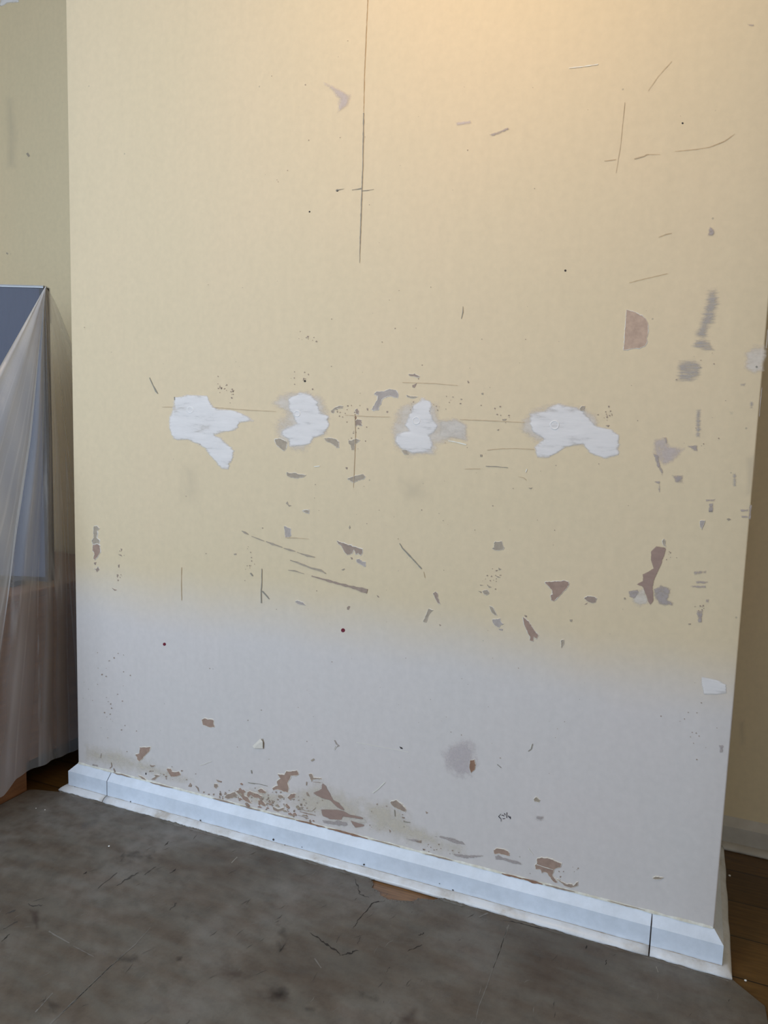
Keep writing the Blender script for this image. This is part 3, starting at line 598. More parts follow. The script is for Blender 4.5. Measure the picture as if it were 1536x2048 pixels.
# screw holes and the red wall plug
for k, cx, cy, r_, mt, nm2 in (('I', 1050, 1112, 3.3, 'red', 'wall_plug'), ('H', 785, 1266, 2.6, 'red', 'wall_plug'), ('G', 945, 1528, 2, 'scr', 'screw_hole'), ('F', 1283, 712, 2, 'scr', 'screw_hole'),
                         ('X', 905, 841, 1.6, 'dark', 'screw_hole'), ('X', 105, 1847, 1.8, 'dark', 'screw_hole'), ('P', 447, 719, 2, 'dark', 'screw_hole'), ('P', 305, 828, 1.4, 'dark', 'screw_hole'), ('T', 38, 623, 1.8, 'dark', 'screw_hole')):
    (u, v), = px(k, [(cx, cy)]); n = 14; layer[0] += 1
    vs = [wallpt(u+math.cos(2*math.pi*i/n)*r_, v+math.sin(2*math.pi*i/n)*r_, .0009) for i in range(n)] + [wallpt(u, v, .0004)]
    vs += [wallpt(u+math.cos(2*math.pi*i/n)*r_*1.25, v+math.sin(2*math.pi*i/n)*r_*1.25, 0) for i in range(n)]
    o = obj(nm2, vs, [(i, (i+1) % n, n) for i in range(n)] + [(i, (i+1) % n, n+1+(i+1) % n, n+1+i) for i in range(n)], cm[mt], br_)
    if mt == 'red': o['label'] = 'dark red plastic wall plug' if r_ > 3 else 'small red plastic wall plug'
# the pencilled figures
V_ = []; F_ = []
for pts, w_ in [([(565, 440), (510, 500), (445, 570), (520, 650), (560, 670), (575, 730), (570, 840)], [1.1, 1.3, 1.9, 1.6, 1.5, 1.2, .8]), ([(600, 520), (655, 495), (700, 525), (730, 560)], [1.2, 2, 1.8, 1.2]),
                ([(655, 690), (720, 680), (780, 665)], [1.8, 1.6, 1.4]), ([(740, 405), (765, 460), (785, 510)], [1.8, 1.6, 1]), ([(872, 360), (862, 480), (860, 640)], [1.9, 1.4, 1.8]),
                ([(945, 515), (955, 570), (985, 610), (1035, 605)], [1.4, 2, 2, 2.6]), ([(1030, 570), (1042, 620), (1040, 700)], [2.2, 2.6, 1.5])]:
    v, f = strip('n', pts, [q*.72 for q in w_], 'ink', None, wob=.05); b0 = len(V_); V_ += v; F_ += [tuple(a+b0 for a in q) for q in f]
o = obj('pencil_note', V_, F_, cm['ink'], br_); o['label'] = 'handwritten 42 1/4 on the wall'
# specks nobody could count, one mesh
vs = []; fs = []
def speck(u, v, r_):
    n = 6; b0 = len(vs); a0 = random.random()*6
    for i in range(n):
        a = a0+2*math.pi*i/n; q = r_*random.uniform(.5, 1.2); vs.append(wallpt(u+math.cos(a)*q, v+math.sin(a)*q*.9, .0011))
    fs.append(tuple(range(b0, b0+n)))
CL = [(595, 760, 22, 25, 10, 1.1), (445, 775, 14, 14, 14, 1.2), (465, 790, 6, 14, 8, 1.4), (690, 815, 40, 30, 16, 1.2), (720, 860, 25, 40, 10, 1.1), (875, 815, 90, 30, 14, 1.2), (1000, 820, 40, 40, 8, 1.2),
      (1216, 832, 22, 16, 12, 1.2), (500, 1120, 14, 50, 12, 1.0), (985, 1160, 22, 28, 16, 1.1), (240, 1120, 10, 50, 6, 1.1), (215, 1400, 55, 110, 34, 1.1), (470, 1590, 70, 16, 30, 1.5), (340, 1550, 70, 16, 16, 1.3),
      (560, 1600, 60, 22, 40, 1.5), (610, 1620, 40, 20, 20, 1.2), (780, 1640, 60, 40, 12, 1.1), (880, 1700, 80, 14, 20, 1.2), (1120, 1740, 50, 16, 16, 1.2), (1380, 1450, 60, 60, 14, 1.1), (1400, 1215, 14, 10, 8, 1.2),
      (800, 300, 600, 250, 26, .8), (800, 700, 600, 150, 40, .8), (800, 1000, 600, 150, 50, .8), (800, 1400, 600, 200, 60, .8), (1340, 1130, 20, 60, 6, 1), (1420, 790, 80, 160, 16, 1), (620, 675, 14, 10, 6, 1.3)]
for cx, cy, rx, ry, n, r_ in CL:
    for _ in range(n):
        u = cx+random.gauss(0, .45)*rx; v = cy+random.gauss(0, .45)*ry
        p = on(u, v, 1, 0)
        if .02 < p.x < W-.02 and p.z > H+.006: speck(u, v, r_*random.uniform(.6, 1.7))
o = obj('paint_speck', vs, fs, cm['mid'], br_); o['kind'] = 'stuff'
# broken flaky chips just over the skirting
for _ in range(34):
    t = random.random(); u = 470+t*150+random.gauss(0, 6); vline = 1527+.26*(u-154); v = vline-6-abs(random.gauss(0, 16))
    L_ = random.uniform(3, 9); h_ = random.uniform(1.2, 4)
    chip('Z', [(u-L_/2, v-h_/2), (u, v-h_*.8), (u+L_/2, v+L_*.2), (u+L_*.2, v+h_), (u-L_*.4, v+h_*.4)], random.choice(['tan', 'mid', 'tan', 'grey']), lip=False, amp=.5, name='paint_flake')
# ragged caulk and open joint along the top of the skirting
vs = []; fs = []; n = 260
for i in range(n+1):
    x = .002+(W-.004)*i/n; q = .0030+.0022*mn.noise(Vector((x*30, 0, 0)))+.0012*mn.noise(Vector((x*140, 3, 0)))
    vs += [(x, 0, H+max(.0008, q)+.001), (x, -max(.0006, q*.5), H+max(.0004, q*.6)), (x, -max(.001, q*.9), H-.0008), (x, 0, H-.001)]
for i in range(n):
    for j in range(3): a = 4*i+j; fs.append((a, a+1, a+5, a+4))
cm['caulk'] = speckled('old_caulk', (.60, .55, .44), (.78, .76, .68), 60, .7, .5)
o = obj('caulk_bead', vs, fs, cm['caulk'], br_); o['label'] = 'cracked old caulk along the skirting'
def topline(u, v, off=.0052): p = on(u, v, 1, 0); return Vector((p.x, -.0012-off*0.25, p.z))
for u0, u1, wd in [(225, 262, 1.4), (300, 345, 1.6), (425, 470, 1.8), (480, 520, 1.6), (535, 590, 1.6), (592, 650, 2.2), (655, 735, 2.6), (740, 800, 1.2), (850, 905, 1.5), (1003, 1046, 2.2), (1045, 1085, 3.2), (1090, 1150, 1.8), (1215, 1290, 1)]:
    pts = [(u, 1526.5+.2595*(u-154)+random.uniform(-.8, .8)) for u in [u0+(u1-u0)*i/4 for i in range(5)]]
    k_ = layer[0]; layer[0] += 1
    strip('Z', pts, [wd*.5, wd*1.4, wd*1.6, wd*1.3, wd*.5], 'mid' if wd < 2.1 else 'brown', 'open_joint', mapf=lambda u, v: (lambda p: Vector((p.x, -.0042, p.z)))(on(u, v, 1, -.0042)))
# nail heads and dabs of dirt along the foot of the skirting face
dabs = [(150, 1574, 3), (261, 1603, 3), (401, 1641, 3.4), (547, 1679, 4), (570, 1690, 2), (604, 1694, 1.8), (728, 1729, 3.4), (879, 1767, 1.8), (906, 1780, 3), (1110, 1841, 2.4), (1117, 1843, 2.2)]
def par_of(x): return b1 if x < x1 else (b2 if x < x2 else b3)
for u, v, r_ in dabs:
    p = on(u, v, 1, -DD-.001); s_ = r_*.0009; n = 7
    vv = [(p.x+math.cos(2*math.pi*i/n)*s_*random.uniform(.6, 1.2), p.y-.0006, p.z+math.sin(2*math.pi*i/n)*s_*random.uniform(.5, 1)) for i in range(n)] + [(p.x, p.y-.0018, p.z)]
    obj('nail_head', vv, [(i, (i+1) % n, n) for i in range(n)], cm['dark'], par_of(p.x))
# grime line in the joint between face and shoe moulding
for bb, xa, xb in ((b1, -DD, x1-.003), (b2, x1+.003, x2-.003), (b3, x2+.003, W+DD)):
    vs = []; fs = []; n = max(8, int((xb-xa)/.006))
    for i in range(n+1):
        x = xa+(xb-xa)*i/n; q = .0009*max(.1, .6+mn.noise(Vector((x*25, 7, 0)))); z = H3+.0004+.0012*mn.noise(Vector((x*9+5, 0, 3)))
        vs += [(x, -DD-.0013, z+q), (x, -DD-.0020, z-q*.6)]
    fs = [(2*i, 2*i+1, 2*i+3, 2*i+2) for i in range(n)]
    cm['grimeline'] = cm.get('grimeline') or speckled('joint_grime', (.34, .27, .21), (.56, .52, .47), 60, .8)
    obj('joint_grime', vs, fs, cm['grimeline'], bb)
# marks on the rear wall
rm = lambda u, v: (lambda p: Vector((p.x, DEP-.0008, p.z)))(on(u, v, 1, DEP))
strip('Y', [(185, 1045), (200, 1068)], [4.5, 4], 'grey', 'scratch', parent=rear, mapf=rm)
strip('Y', [(45, 1725), (55, 1735)], 3, 'grey', 'scratch', parent=rear, mapf=rm)
soft('Y', [(40, 660), (90, 660), (120, 900), (110, 1150), (40, 1150)], 'smudge_shadow', 10, 'smudge_and_shadow', parent=rear, mapf=rm)  # tall faint shadow on the left alcove wall, painted in grey
soft('Q', [(930, 1000), (980, 980), (990, 1180), (940, 1200)], 'smudge_shadow', 7, 'smudge_and_shadow', parent=rear, mapf=rm)

# ------------------------------------------------------------------ cement hearth
HT = .004
hx0, hx1 = -.10*S, 1.531*S
back = []      # back edge from left to right: tucked under the shoe moulding except where it has broken away
def fz(u, v): p = on(u, v, 2, HT); return (p.x, p.y)
back += [(hx0, fz(60, 1580)[1]), fz(72, 1579), fz(100, 1582), fz(117, 1583.5), (-EE+.012, -EE+.012)]
x = 0.0
hole = [fz(*q) for q in [(742, 1762), (747, 1768), (744, 1775), (757, 1782), (762, 1791), (775, 1799), (800, 1801), (826, 1802), (843, 1797), (868, 1800), (880, 1796), (895, 1791)]]
back += [(x_, -EE+.014) for x_ in [.05+i*.02 for i in range(200) if .05+i*.02 < hole[0][0]-.005]]
back += [(hole[0][0]-.002, -EE+.012)] + hole + [(hole[-1][0]+.003, -EE+.012)]
back += [(x_, -EE+.014) for x_ in [hole[-1][0]+.02+i*.02 for i in range(200) if hole[-1][0]+.02+i*.02 < W+EE-.03]]
back += [(W+EE-.012, -EE+.012), (W+EE+.003, -EE+.002), fz(1500, 1988), fz(1530, 2012)]
edge = back + [(hx1+.002, -.2), (hx1-.002, -.5), (hx1, -1.35), (hx0, -1.35), (hx0, -.9), (hx0+.003, -.5), (hx0-.001, -.25)]
R2 = []
for i in range(len(edge)):
    a = edge[i]; b_ = edge[(i+1) % len(edge)]; L_ = math.hypot(b_[0]-a[0], b_[1]-a[1]); k = max(1, int(L_/.008))
    for j in range(k):
        t = j/k; q = .0010; R2.append((a[0]+(b_[0]-a[0])*t+q*mn.noise(Vector((a[0]*50+t*7, i, 0))), a[1]+(b_[1]-a[1])*t+q*mn.noise(Vector((i, t*9, 4)))))
n = len(R2); vs = [(x_, y_, HT) for x_, y_ in R2] + [(x_, y_, .0002) for x_, y_ in R2]
hearth = obj('hearth', vs, [tuple(range(n)), tuple(range(2*n-1, n-1, -1))]+[(i, (i+1) % n, n+(i+1) % n, n+i) for i in range(n)], M_hearth)
tag(hearth, 'dark grey cracked cement hearth slab laid on the floor in front of the chimney breast', 'hearth')
hz = HT+.0004
hm = lambda u, v: (lambda p: Vector((p.x, p.y, hz)))(on(u, v, 2, hz))
cm['hpale'] = material('hearth_pale_scratch', (.30, .28, .24), .8)[0]; cm['hpale2'] = material('hearth_faint_scratch', (.19, .175, .155), .8)[0]
cm['hdark'] = material('hearth_crack', (.036, .03, .026), .9)[0]; cm['hmid'] = material('hearth_groove', (.068, .06, .053), .9)[0]
sm['hstain'] = soft_mat('hearth_stain', (.085, .058, .05), 1.6, .3, 1.3, .55, 22)
sm['hpatch'] = soft_mat('hearth_pale_patch', (.19, .18, .17), 1.8, .35, 1.3, .45, 30)
sm['hdirt'] = soft_mat('hearth_dark_patch', (.055, .047, .042), 1.8, .3, 1.3, .55, 34)
sm['hlump'] = soft_mat('hearth_rough_edge', (.10, .092, .08), 1.5, .38, .7, .95, 60)
for k, pts, wd, mt in [('U', [(255, 1275), (318, 1218), (470, 1070), (620, 930), (695, 865), (770, 780)], [2.6, 2.4, 2, 2, 1.6, .8], 'hpale2'), ('U', [(318, 1218), (440, 1100), (560, 985), (640, 915)], [1.2, 1.1, 1, .7], 'hpale'),
  ('U', [(180, 1215), (270, 1115)], 2.0, 'hpale2'), ('U', [(1185, 450), (1215, 420)], 1.6, 'hpale'), ('U', [(250, 800), (300, 830), (355, 860)], [2.5, 3, 2.5], 'hpale2'), ('U', [(375, 875), (480, 930)], 1.4, 'hpale2'),
  ('U', [(600, 570), (650, 530), (710, 500)], [3, 3.4, 1], 'hmid'), ('U', [(500, 580), (600, 500)], 2, 'hmid'), ('U', [(740, 510), (800, 470)], 2.6, 'hmid'), ('U', [(870, 505), (900, 480)], 2, 'hdark'), ('U', [(840, 360), (865, 340)], 2.4, 'hdark'),
  ('U', [(425, 512), (445, 495)], 2.2, 'hdark'), ('U', [(870, 690), (905, 655)], 2.6, 'hmid'), ('U', [(20, 790), (90, 750)], 3, 'hmid'), ('U', [(30, 710), (80, 690)], 2.6, 'hmid'), ('U', [(10, 850), (50, 815)], 2, 'hdark'),
  ('U', [(145, 660), (175, 672), (218, 664)], [2, 3, 1.4], 'hmid'), ('U', [(220, 1170), (240, 1130)], 2, 'hmid'),
  ('V', [(305, 675), (350, 710), (385, 738), (440, 768), (465, 795)], [1.2, 2.2, 3.6, 3, 2], 'hdark'), ('V', [(465, 792), (510, 785), (555, 770)], [2, 3, 2.2], 'hdark'), ('V', [(440, 730), (465, 690)], 1.6, 'hmid'), ('V', [(550, 740), (568, 700)], 1.6, 'hmid'),
  ('V', [(530, 655), (550, 620), (590, 575), (632, 525), (690, 515)], [1.4, 2.6, 1.8, 2, 1.2], 'hdark'), ('V', [(535, 400), (550, 440), (560, 480), (610, 500)], [1.6, 2.4, 2, 1.2], 'hmid'),
  ('V', [(1325, 640), (1290, 740), (1240, 870), (1210, 960), (1170, 1060), (1155, 1130)], [2.0, 1.8, 1.6, 1.6, 1.4, 1.2], 'hpale2'), ('V', [(1318, 650), (1280, 770), (1245, 860)], 1, 'hpale'),
  ('V', [(865, 690), (890, 682)], 2.6, 'hdark'), ('V', [(808, 775), (850, 755), (880, 740)], [1.6, 2.2, 1], 'hdark'), ('V', [(700, 880), (715, 855)], 2, 'hmid'), ('V', [(330, 810), (365, 860)], 2.2, 'hpale2'),
  ('V', [(150, 775), (180, 740)], 3, 'hmid'), ('V', [(1170, 600), (1220, 578)], 2.4, 'hpale2'), ('V', [(1300, 612), (1400, 635), (1530, 668)], [1, 1.8, 1.6], 'hdark'),
  ('W', [(685, 470), (690, 445)], 3, 'hdark'), ('W', [(580, 388), (588, 370)], 2.4, 'hdark'), ('W', [(950, 480), (960, 510)], 1.4, 'hpale'), ('U', [(90, 470), (20, 480)], 1.6, 'hpale2')]:
    if 'pale' not in mt:
        q_ = []
        for a_, b_ in zip(pts[:-1], pts[1:]):
            for t_ in (0, .2, .4, .6, .8): q_.append((a_[0]+(b_[0]-a_[0])*t_+random.uniform(-4, 4), a_[1]+(b_[1]-a_[1])*t_+random.uniform(-4, 4)))
        q_.append(pts[-1]); W0 = wd if isinstance(wd, (int, float)) else max(wd); pts = q_; n_ = len(q_)
        wd = [W0*random.uniform(.35, 1.15)*math.sin(math.pi*(i_+.6)/(n_+.4))**.6 for i_ in range(n_)]
    strip(k, pts, wd, mt, 'surface_scratch' if 'pale' in mt else 'surface_crack', parent=hearth, mapf=hm, wob=.5)
for k, pts, mt, f_ in [('U', [(150, 690), (200, 690), (205, 790), (180, 800), (160, 740)], 'hstain', 4), ('U', [(228, 745), (258, 738), (255, 765), (235, 770)], 'hdirt', 4),
  ('U', [(400, 240), (500, 235), (490, 285), (420, 290)], 'hpatch', 8), ('U', [(0, 320), (40, 330), (30, 380), (0, 380)], 'hpatch', 8), ('U', [(60, 440), (140, 410), (200, 450), (120, 480)], 'hpatch', 10),
  ('U', [(560, 930), (700, 925), (740, 960), (640, 965)], 'hdirt', 8), ('U', [(900, 930), (935, 930), (932, 952), (905, 955)], 'hdirt', 3), ('U', [(600, 400), (800, 390), (780, 430), (620, 440)], 'hdirt', 8),
  ('U', [(240, 1150), (300, 1170), (290, 1220), (240, 1210)], 'hdirt', 8), ('U', [(1020, 960), (1160, 970), (1300, 1030), (1200, 1060)], 'hstain', 14), ('U', [(700, 1140), (860, 1150), (840, 1230), (700, 1240)], 'hpatch', 12),
  ('V', [(780, 1090), (860, 1060), (850, 1147), (750, 1147)], 'hstain', 8), ('V', [(560, 980), (640, 1010), (650, 1030), (560, 1000)], 'hdirt', 6), ('V', [(20, 980), (180, 950), (190, 1030), (60, 1060)], 'hstain', 12),
  ('V', [(280, 1060), (340, 1060), (330, 1090), (290, 1085)], 'hdirt', 6), ('V', [(140, 640), (190, 640), (180, 700), (150, 700)], 'hdirt', 8), ('V', [(930, 980), (1030, 990), (1030, 1010), (940, 1010)], 'hpatch', 5),
  ('U', [(1420, 850), (1470, 860), (1440, 905), (1425, 900)], 'hdirt', 5), ('U', [(1380, 1090), (1480, 1080), (1480, 1150), (1380, 1170)], 'hdirt', 8), ('U', [(940, 720), (970, 720), (965, 740), (945, 740)], 'hdirt', 4)]:
    soft(k, pts, mt, f_*1.8, 'surface_stain', parent=hearth, mapf=hm)
# faint scuffs all over the cement, past counting
for mt, cnt in (('hpale2', 90), ('hmid', 130)):
    vs = []; fs = []
    for _ in range(cnt):
        x_, y_ = random.uniform(hx0+.03, hx1-.05), random.uniform(-1.1, -.07)*random.uniform(.4, 1); a = math.radians(random.gauss(75, 14)); L_ = random.uniform(.006, .035); w_ = random.uniform(.0003, .0009)
        dx, dy = math.cos(a)*L_, math.sin(a)*L_; nx_, ny_ = -math.sin(a)*w_, math.cos(a)*w_; b0 = len(vs); k1, k2 = random.uniform(-.003, .003), random.uniform(-.003, .003)
        y_ = min(y_, -.06-dy)
        vs += [(x_, y_, hz), (x_+dx*.5+nx_+k1, y_+dy*.5+ny_, hz), (x_+dx+k2, y_+dy, hz), (x_+dx*.5-nx_+k1, y_+dy*.5-ny_, hz)]; fs.append((b0, b0+1, b0+2, b0+3))
    o = obj('faint_scuffs', vs, fs, cm[mt], hearth); o['kind'] = 'stuff'
# feathered lumps of cement dragged up against the shoe moulding and round the broken place
def lump_row(pts, rad, nm3, lab):
    vs = []; fs = []
    for i, (x_, y_, r_) in enumerate(pts):
        for j in range(7):
            a = math.pi*j/6; q = r_*(1+.6*mn.noise(Vector((x_*90, y_*90, j*.7))))
            vs.append((x_+.0015*mn.noise(Vector((i, j, 1))), y_-math.cos(a)*q, HT-.0012+math.sin(a)*q*.75))
    for i in range(len(pts)-1):
        for j in range(6): a = 7*i+j; fs.append((a, a+1, a+8, a+7))
    o = obj(nm3, vs, fs, M_hearth, hearth, True); o['label'] = lab
pts = []
x_ = -EE+.01
while x_ < hole[0][0]-.004:
    pts.append((x_, -EE-.0015, .0030+.0045*max(0, mn.noise(Vector((x_*22, 1, 0)))+.25)+(.003 if .36 < x_ < .52 else 0)*random.random())); x_ += .004
lump_row(pts, 0, 'cement_ridge', 'feathered cement ridge left of the broken place')
pts = []; x_ = hole[-1][0]-.01
while x_ < W+EE-.004:
    pts.append((x_, -EE-.0015, .0028+.0045*max(0, mn.noise(Vector((x_*22, 4, 0)))+.2)+(.003 if x_ < hole[-1][0]+.05 else 0)*random.random())); x_ += .004
lump_row(pts, 0, 'cement_ridge', 'feathered cement ridge right of the broken place')
vs = []; fs = []
for i, (x_, y_) in enumerate([p for p in R2 if hole[0][0]-.004 < p[0] < hole[-1][0]+.01 and p[1] > -.12]):
    for _ in range(3):
        cx, cy = x_+random.gauss(0, .004), y_-abs(random.gauss(.002, .005)); r_ = random.uniform(.0012, .0035); b0 = len(vs)
        for j in range(6):
            a = j*math.pi/3+random.random(); vs.append((cx+math.cos(a)*r_*random.uniform(.6, 1.3), cy+math.sin(a)*r_*random.uniform(.6, 1.2), HT-.0005))
        vs.append((cx, cy, HT+r_*.6)); fs += [(b0+j, b0+(j+1) % 6, b0+6) for j in range(6)]
o = obj('crumbled_edge', vs, fs, M_hearth, hearth); o['kind'] = 'stuff'; o['label'] = 'crumbling edge round the broken place'

# ------------------------------------------------------------------ crumbs of plaster lying on the floor
M_crumb = material('white_crumb', (.8, .78, .74), .8)[0]
lab = ['white plaster crumb at the left of a pair near the far left hearth corner', 'white plaster crumb at the right of a pair near the far left hearth corner', 'larger white plaster crumb alone on the left of the hearth',
       'white plaster crumb on the dark floorboards under the right alcove skirting', 'white plaster crumb on the dark floorboards beside the right hearth corner']
for (u, v, r_, z_), lb in zip([(72, 1617, 1.3, HT), (90, 1620, 1.4, HT), (218, 1693, 2.1, HT), (1459, 1752, 2.6, 0), (1491, 1962, 2.2, 0)], lab):
    p = on(u, v, 2, z_); s_ = r_*.0012; bm = bmesh.new(); bmesh.ops.create_icosphere(bm, subdivisions=2, radius=s_)
    for q in bm.verts: q.co *= 1+.35*mn.noise(q.co*900+Vector((u, v, 0))); q.co.z *= .6
    me = bpy.data.meshes.new('plaster_crumb'); bm.to_mesh(me); bm.free(); me.materials.append(M_crumb)
    o = bpy.data.objects.new('plaster_crumb', me); COL.objects.link(o); o.location = (p.x, p.y, z_+s_*.5); tag(o, lb, 'crumb', 'plaster crumbs on the floor')

# ------------------------------------------------------------------ cabinet in the left alcove
CX = -.0995*S; CT = .4993*S; CB = .0745*S; CYF = -.42; CYB = DEP-EE-.02
def wood(name, c1, c2, rough=.4):
    m, nt, b = material(name, c1, rough, .4); n_ = tex(nt, 9, detail=8, stretch=(1, 1.3, 9)); n2_ = tex(nt, 3, detail=3)
    c = ramp(nt, n_.outputs[0], [(.3, c1), (.7, c2)]).outputs[0]
    nt.links.new(c, b.inputs['Base Color']); bump(nt, b, n_.outputs[0], .1, .001); return m
M_oak = wood('orange_brown_wood', (.17, .072, .03), (.27, .12, .05))
cab = bpy.data.objects.new('cabinet', None); COL.objects.link(cab); cab.location = (CX-.55, (CYF+CYB)/2, 0)
tag(cab, 'low orange brown wooden cabinet under clear plastic in the left alcove', 'cabinet')
def kid(o, par):
    o.parent = par; o.matrix_parent_inverse = Matrix.Translation(-par.location); return o
CL_ = CX-1.1
kid(box('body', CL_, CX-.003, CYF, CYB, CB, CT-.022, M_oak, bev=.002), cab)
kid(box('top', CL_-.006, CX, CYF-.01, CYB, CT-.022, CT, M_oak, bev=.003), cab)
yb = on(54, 1570, 0, CX-.006).y
for nx_, xx in (('r', CX-.006), ('l', CL_+.066)):
    kid(box('leg', xx-.06, xx, CYF+.01, yb, 0.0002, CB, M_oak, bev=.002), cab)
kid(box('back_leg', CX-.066, CX-.006, CYB-.07, CYB-.01, .0002, CB, M_oak, bev=.002), cab)
kid(box('back_leg', CL_+.006, CL_+.066, CYB-.07, CYB-.01, .0002, CB, M_oak, bev=.002), cab)
for i in range(2):
    a = CL_+.02+i*.53; d_ = kid(box('door', a, a+.52, CYF-.014, CYF-.0003, CB+.02, CT-.04, M_oak, bev=.003), cab)
    kx = a+(.48 if i == 0 else .04)
    h_ = box('handle', kx-.006, kx+.006, CYF-.034, CYF-.0145, CB+.25, CB+.33, material('brass_handle', (.5, .36, .14), .3)[0], bev=.004)
    h_.parent = d_; h_.matrix_parent_inverse = d_.matrix_world.inverted() @ Matrix.Identity(4)
    h_.matrix_parent_inverse = Matrix.Identity(4)

# upright dark panel on the cabinet, turned towards the room
pc = on(87.5, 573, 0, CX-.004)
PT = pc.z; ux = Vector((-.93, -.367, 0)).normalized(); un = Vector((-ux.y, ux.x, 0))
if un.y > 0: un = -un
m, nt, b = material('dark_blue_grey_screen', (.105, .112, .145), .6, .15)
n_ = tex(nt, 8, detail=3, stretch=(3, 3, 1)); bump(nt, b, n_.outputs[0], .4, .01); M_scr = m
M_frm = material('dark_brown_frame', (.035, .028, .026), .45)[0]
pan = bpy.data.objects.new('upright_panel', None); COL.objects.link(pan); pan.location = (pc.x, pc.y, CT)
tag(pan, 'tall dark blue grey panel standing on the wooden cabinet, half covered by plastic', 'panel')
PW, PTK = .62, .035
def obox(name, a0, a1, d0, d1, z0, z1, mat, par):
    vs = []
    for z in (z0, z1):
        for d in (d0, d1):
            for a in (a0, a1): p = Vector((pc.x, pc.y, 0))+ux*a+un*d; vs.append((p.x, p.y, z))
    f = [(0, 1, 3, 2), (4, 5, 7, 6), (0, 1, 5, 4), (2, 3, 7, 6), (0, 2, 6, 4), (1, 3, 7, 5)]
    return kid(obj(name, vs, f, mat), par)
obox('screen', .012, PW-.012, -.002, .003, CT+.03, PT-.006, M_scr, pan)
obox('casing', .0, PW, -PTK, -.002, CT+.015, PT, M_frm, pan)
obox('side_rail', 0, .012, -.002, .004, CT+.015, PT, M_frm, pan); obox('side_rail', PW-.012, PW, -.002, .004, CT+.015, PT, M_frm, pan)
obox('top_rail', .012, PW-.012, -.002, .004, PT-.006, PT, M_frm, pan)
obox('foot', .1, .5, -.05, .03, CT+.0004, CT+.015, M_frm, pan)

# thin plastic dust sheet gathered at the panel's top corner and fanning down over the cabinet
m = bpy.data.materials.new('clear_plastic_sheet'); m.use_nodes = True; nt = m.node_tree; nt.nodes.remove(nt.nodes['Principled BSDF'])
out = nt.nodes['Material Output']
tr = nd(nt, 'ShaderNodeBsdfTransparent'); tr.inputs[0].default_value = (.93, .94, .95, 1)
df = nd(nt, 'ShaderNodeBsdfDiffuse'); df.inputs[0].default_value = (.84, .85, .88, 1)
tl = nd(nt, 'ShaderNodeBsdfTranslucent'); tl.inputs[0].default_value = (.55, .56, .58, 1)
gl = nd(nt, 'ShaderNodeBsdfGlossy'); gl.inputs['Roughness'].default_value = .28
lw = nd(nt, 'ShaderNodeLayerWeight'); lw.inputs[0].default_value = .45
m1 = nd(nt, 'ShaderNodeMixShader'); m1.inputs[0].default_value = .3; nt.links.new(df.outputs[0], m1.inputs[1]); nt.links.new(tl.outputs[0], m1.inputs[2])
m2 = nd(nt, 'ShaderNodeMixShader'); m2.inputs[0].default_value = .15; nt.links.new(m1.outputs[0], m2.inputs[1]); nt.links.new(gl.outputs[0], m2.inputs[2])
at = nd(nt, 'ShaderNodeAttribute', attribute_name='gather_light')
fac = math_(nt, 'ADD', math_(nt, 'MULTIPLY', lw.outputs['Facing'], .38), math_(nt, 'ADD', .12, math_(nt, 'MULTIPLY', at.outputs['Fac'], .60)), True)
m3 = nd(nt, 'ShaderNodeMixShader'); nt.links.new(fac, m3.inputs[0]); nt.links.new(tr.outputs[0], m3.inputs[1]); nt.links.new(m2.outputs[0], m3.inputs[2])
nt.links.new(m3.outputs[0], out.inputs[0])
bp = nd(nt, 'ShaderNodeBump'); bp.inputs['Strength'].default_value = .35; bp.inputs['Distance'].default_value = .006
nn = tex(nt, 16, detail=4, rough=.6); nt.links.new(nn.outputs[0], bp.inputs['Height'])
for q in (df, tl, gl): nt.links.new(bp.outputs[0], q.inputs['Normal'])
M_pl = m
PX = CX+.022
corner = on(88, 573, 0, CX-.002)
hem = [on(u, v, 0, PX+.004) for u, v in [(-60, 1625), (0, 1592), (30, 1558), (54, 1545), (100, 1522), (150, 1503)]]
hy = [p.y for p in hem]; hzz = [max(.012, p.z) for p in hem]
def hemz(y):
    if y <= hy[0]: return hzz[0]
    for a in range(len(hy)-1):
        if y <= hy[a+1]: t = (y-hy[a])/(hy[a+1]-hy[a]); return hzz[a]+(hzz[a+1]-hzz[a])*t
    return hzz[-1]+(y-hy[-1])*.12
fr = on(0, 727, 0, CX); fs_ = (fr.y-corner.y)/(corner.z-fr.z)         # forward run of the front edge per metre of fall
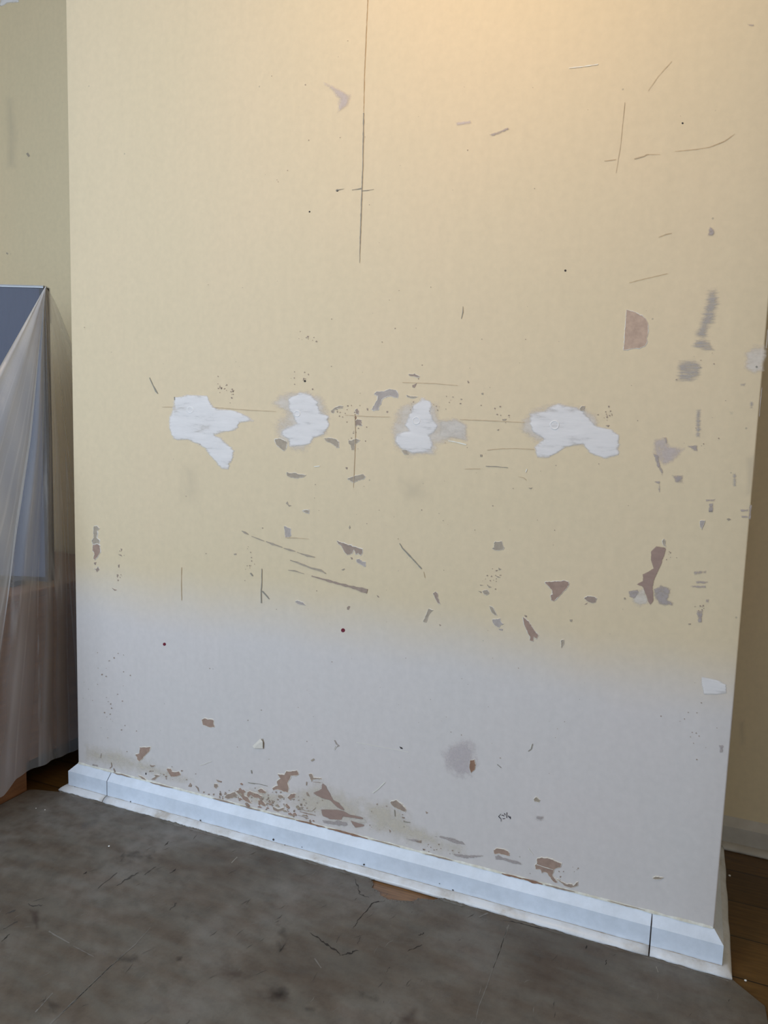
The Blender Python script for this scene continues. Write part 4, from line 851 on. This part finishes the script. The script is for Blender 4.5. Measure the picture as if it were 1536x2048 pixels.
# fold profile across the fan: (parameter, sideways push, gather and painted light)
folds = [(0, .0, 1.2), (.04, .014, 1.1), (.16, .045, .75), (.27, .055, .55), (.33, .02, .42), (.36, -.012, .10), (.39, .011, .50), (.425, .004, .2), (.46, -.006, .05), (.49, .008, .36),  # front opacity raised to paint window light onto that fold
         (.52, .0, .1), (.55, .004, .3), (.60, -.005, .12), (.68, .004, .12), (.76, .001, .24), (.84, -.004, .12), (.92, .002, .14), (.97, .004, .26), (1, .0, .30)]
def foldv(t):
    for a, b_ in zip(folds[:-1], folds[1:]):
        if t <= b_[0]:
            s_ = (t-a[0])/(b_[0]-a[0]); s_ = s_*s_*(3-2*s_); return a[1]+(b_[1]-a[1])*s_, a[2]+(b_[2]-a[2])*s_
    return folds[-1][1:]
NU, NV = 260, 80; vs = []; fs = []; ga = []
fall = corner.z-.02; yf1 = corner.y+fs_*fall; yr1 = CYB-.01
for j in range(NV+1):
    v = j/NV
    for i in range(NU+1):
        t = i/NU
        # fan lines: front edge straight, rear edge bows outward
        run = yf1*(1-t/.62)+0 if t < .62 else 0
        if t < .55: ty = corner.y+(yf1-corner.y)*(1-t/.55)**1.25; y = corner.y+(ty-corner.y)*v
        else: q = (t-.55)/.45; y = corner.y+(yr1-corner.y)*q*(v**.72)*(1-.12*v)
        y = y if y > -.62 else -.62+(y+.62)*.12
        z = corner.z+(hemz(y)-corner.z)*v
        if t < .55: pass
        f0, g0 = foldv(t); sp = min(1, v*2.2+.05)
        x = CX+.003+(PX-CX)*min(1, v*3.2)+f0*sp+.006*mn.noise(Vector((y*9, z*3, 2)))*min(1, v*2)
        if z < CT+.02: x = max(x, CX+.004)
        vs.append((x, y, z)); gg = g0*(1-.30*v)+.05
        gg += .25*max(0, 1-v*9)
        gg *= .8+.5*mn.noise(Vector((y*13, z*4, 5)))
        cr_ = abs(mn.noise(Vector((t*26, v*1.6, 9)))); gg += .30*max(0, 1-cr_*14)*min(1, v*3)
        ga.append(max(0, gg))
for j in range(NV):
    for i in range(NU): a = j*(NU+1)+i; fs.append((a, a+1, a+NU+2, a+NU+1))
# the part lying back over the panel's top edge
b0 = len(vs); NT = 14
for i in range(NT+1):
    a_ = -.001+PW*i/NT
    for d, dz in ((.005, -.005), (.006, .001), (.002, .0028), (-PTK*.5, .003), (-PTK-.004, .002), (-PTK-.010, -.10-.05*mn.noise(Vector((i*.5, 0, 0))))):
        p = Vector((pc.x, pc.y, 0))+ux*a_+un*d; vs.append((p.x, p.y, PT+dz)); ga.append(.5)
for i in range(NT):
    for j in range(5): a = b0+6*i+j; fs.append((a, a+1, a+7, a+6))
sheet = obj('dust_sheet', vs, fs, M_pl, None, True)
at_ = sheet.data.attributes.new('gather_light', 'FLOAT', 'POINT')
for i, q in enumerate(ga): at_.data[i].value = q
tag(sheet, 'translucent plastic dust sheet gathered at the corner and draped over the alcove cabinet', 'dust sheet')
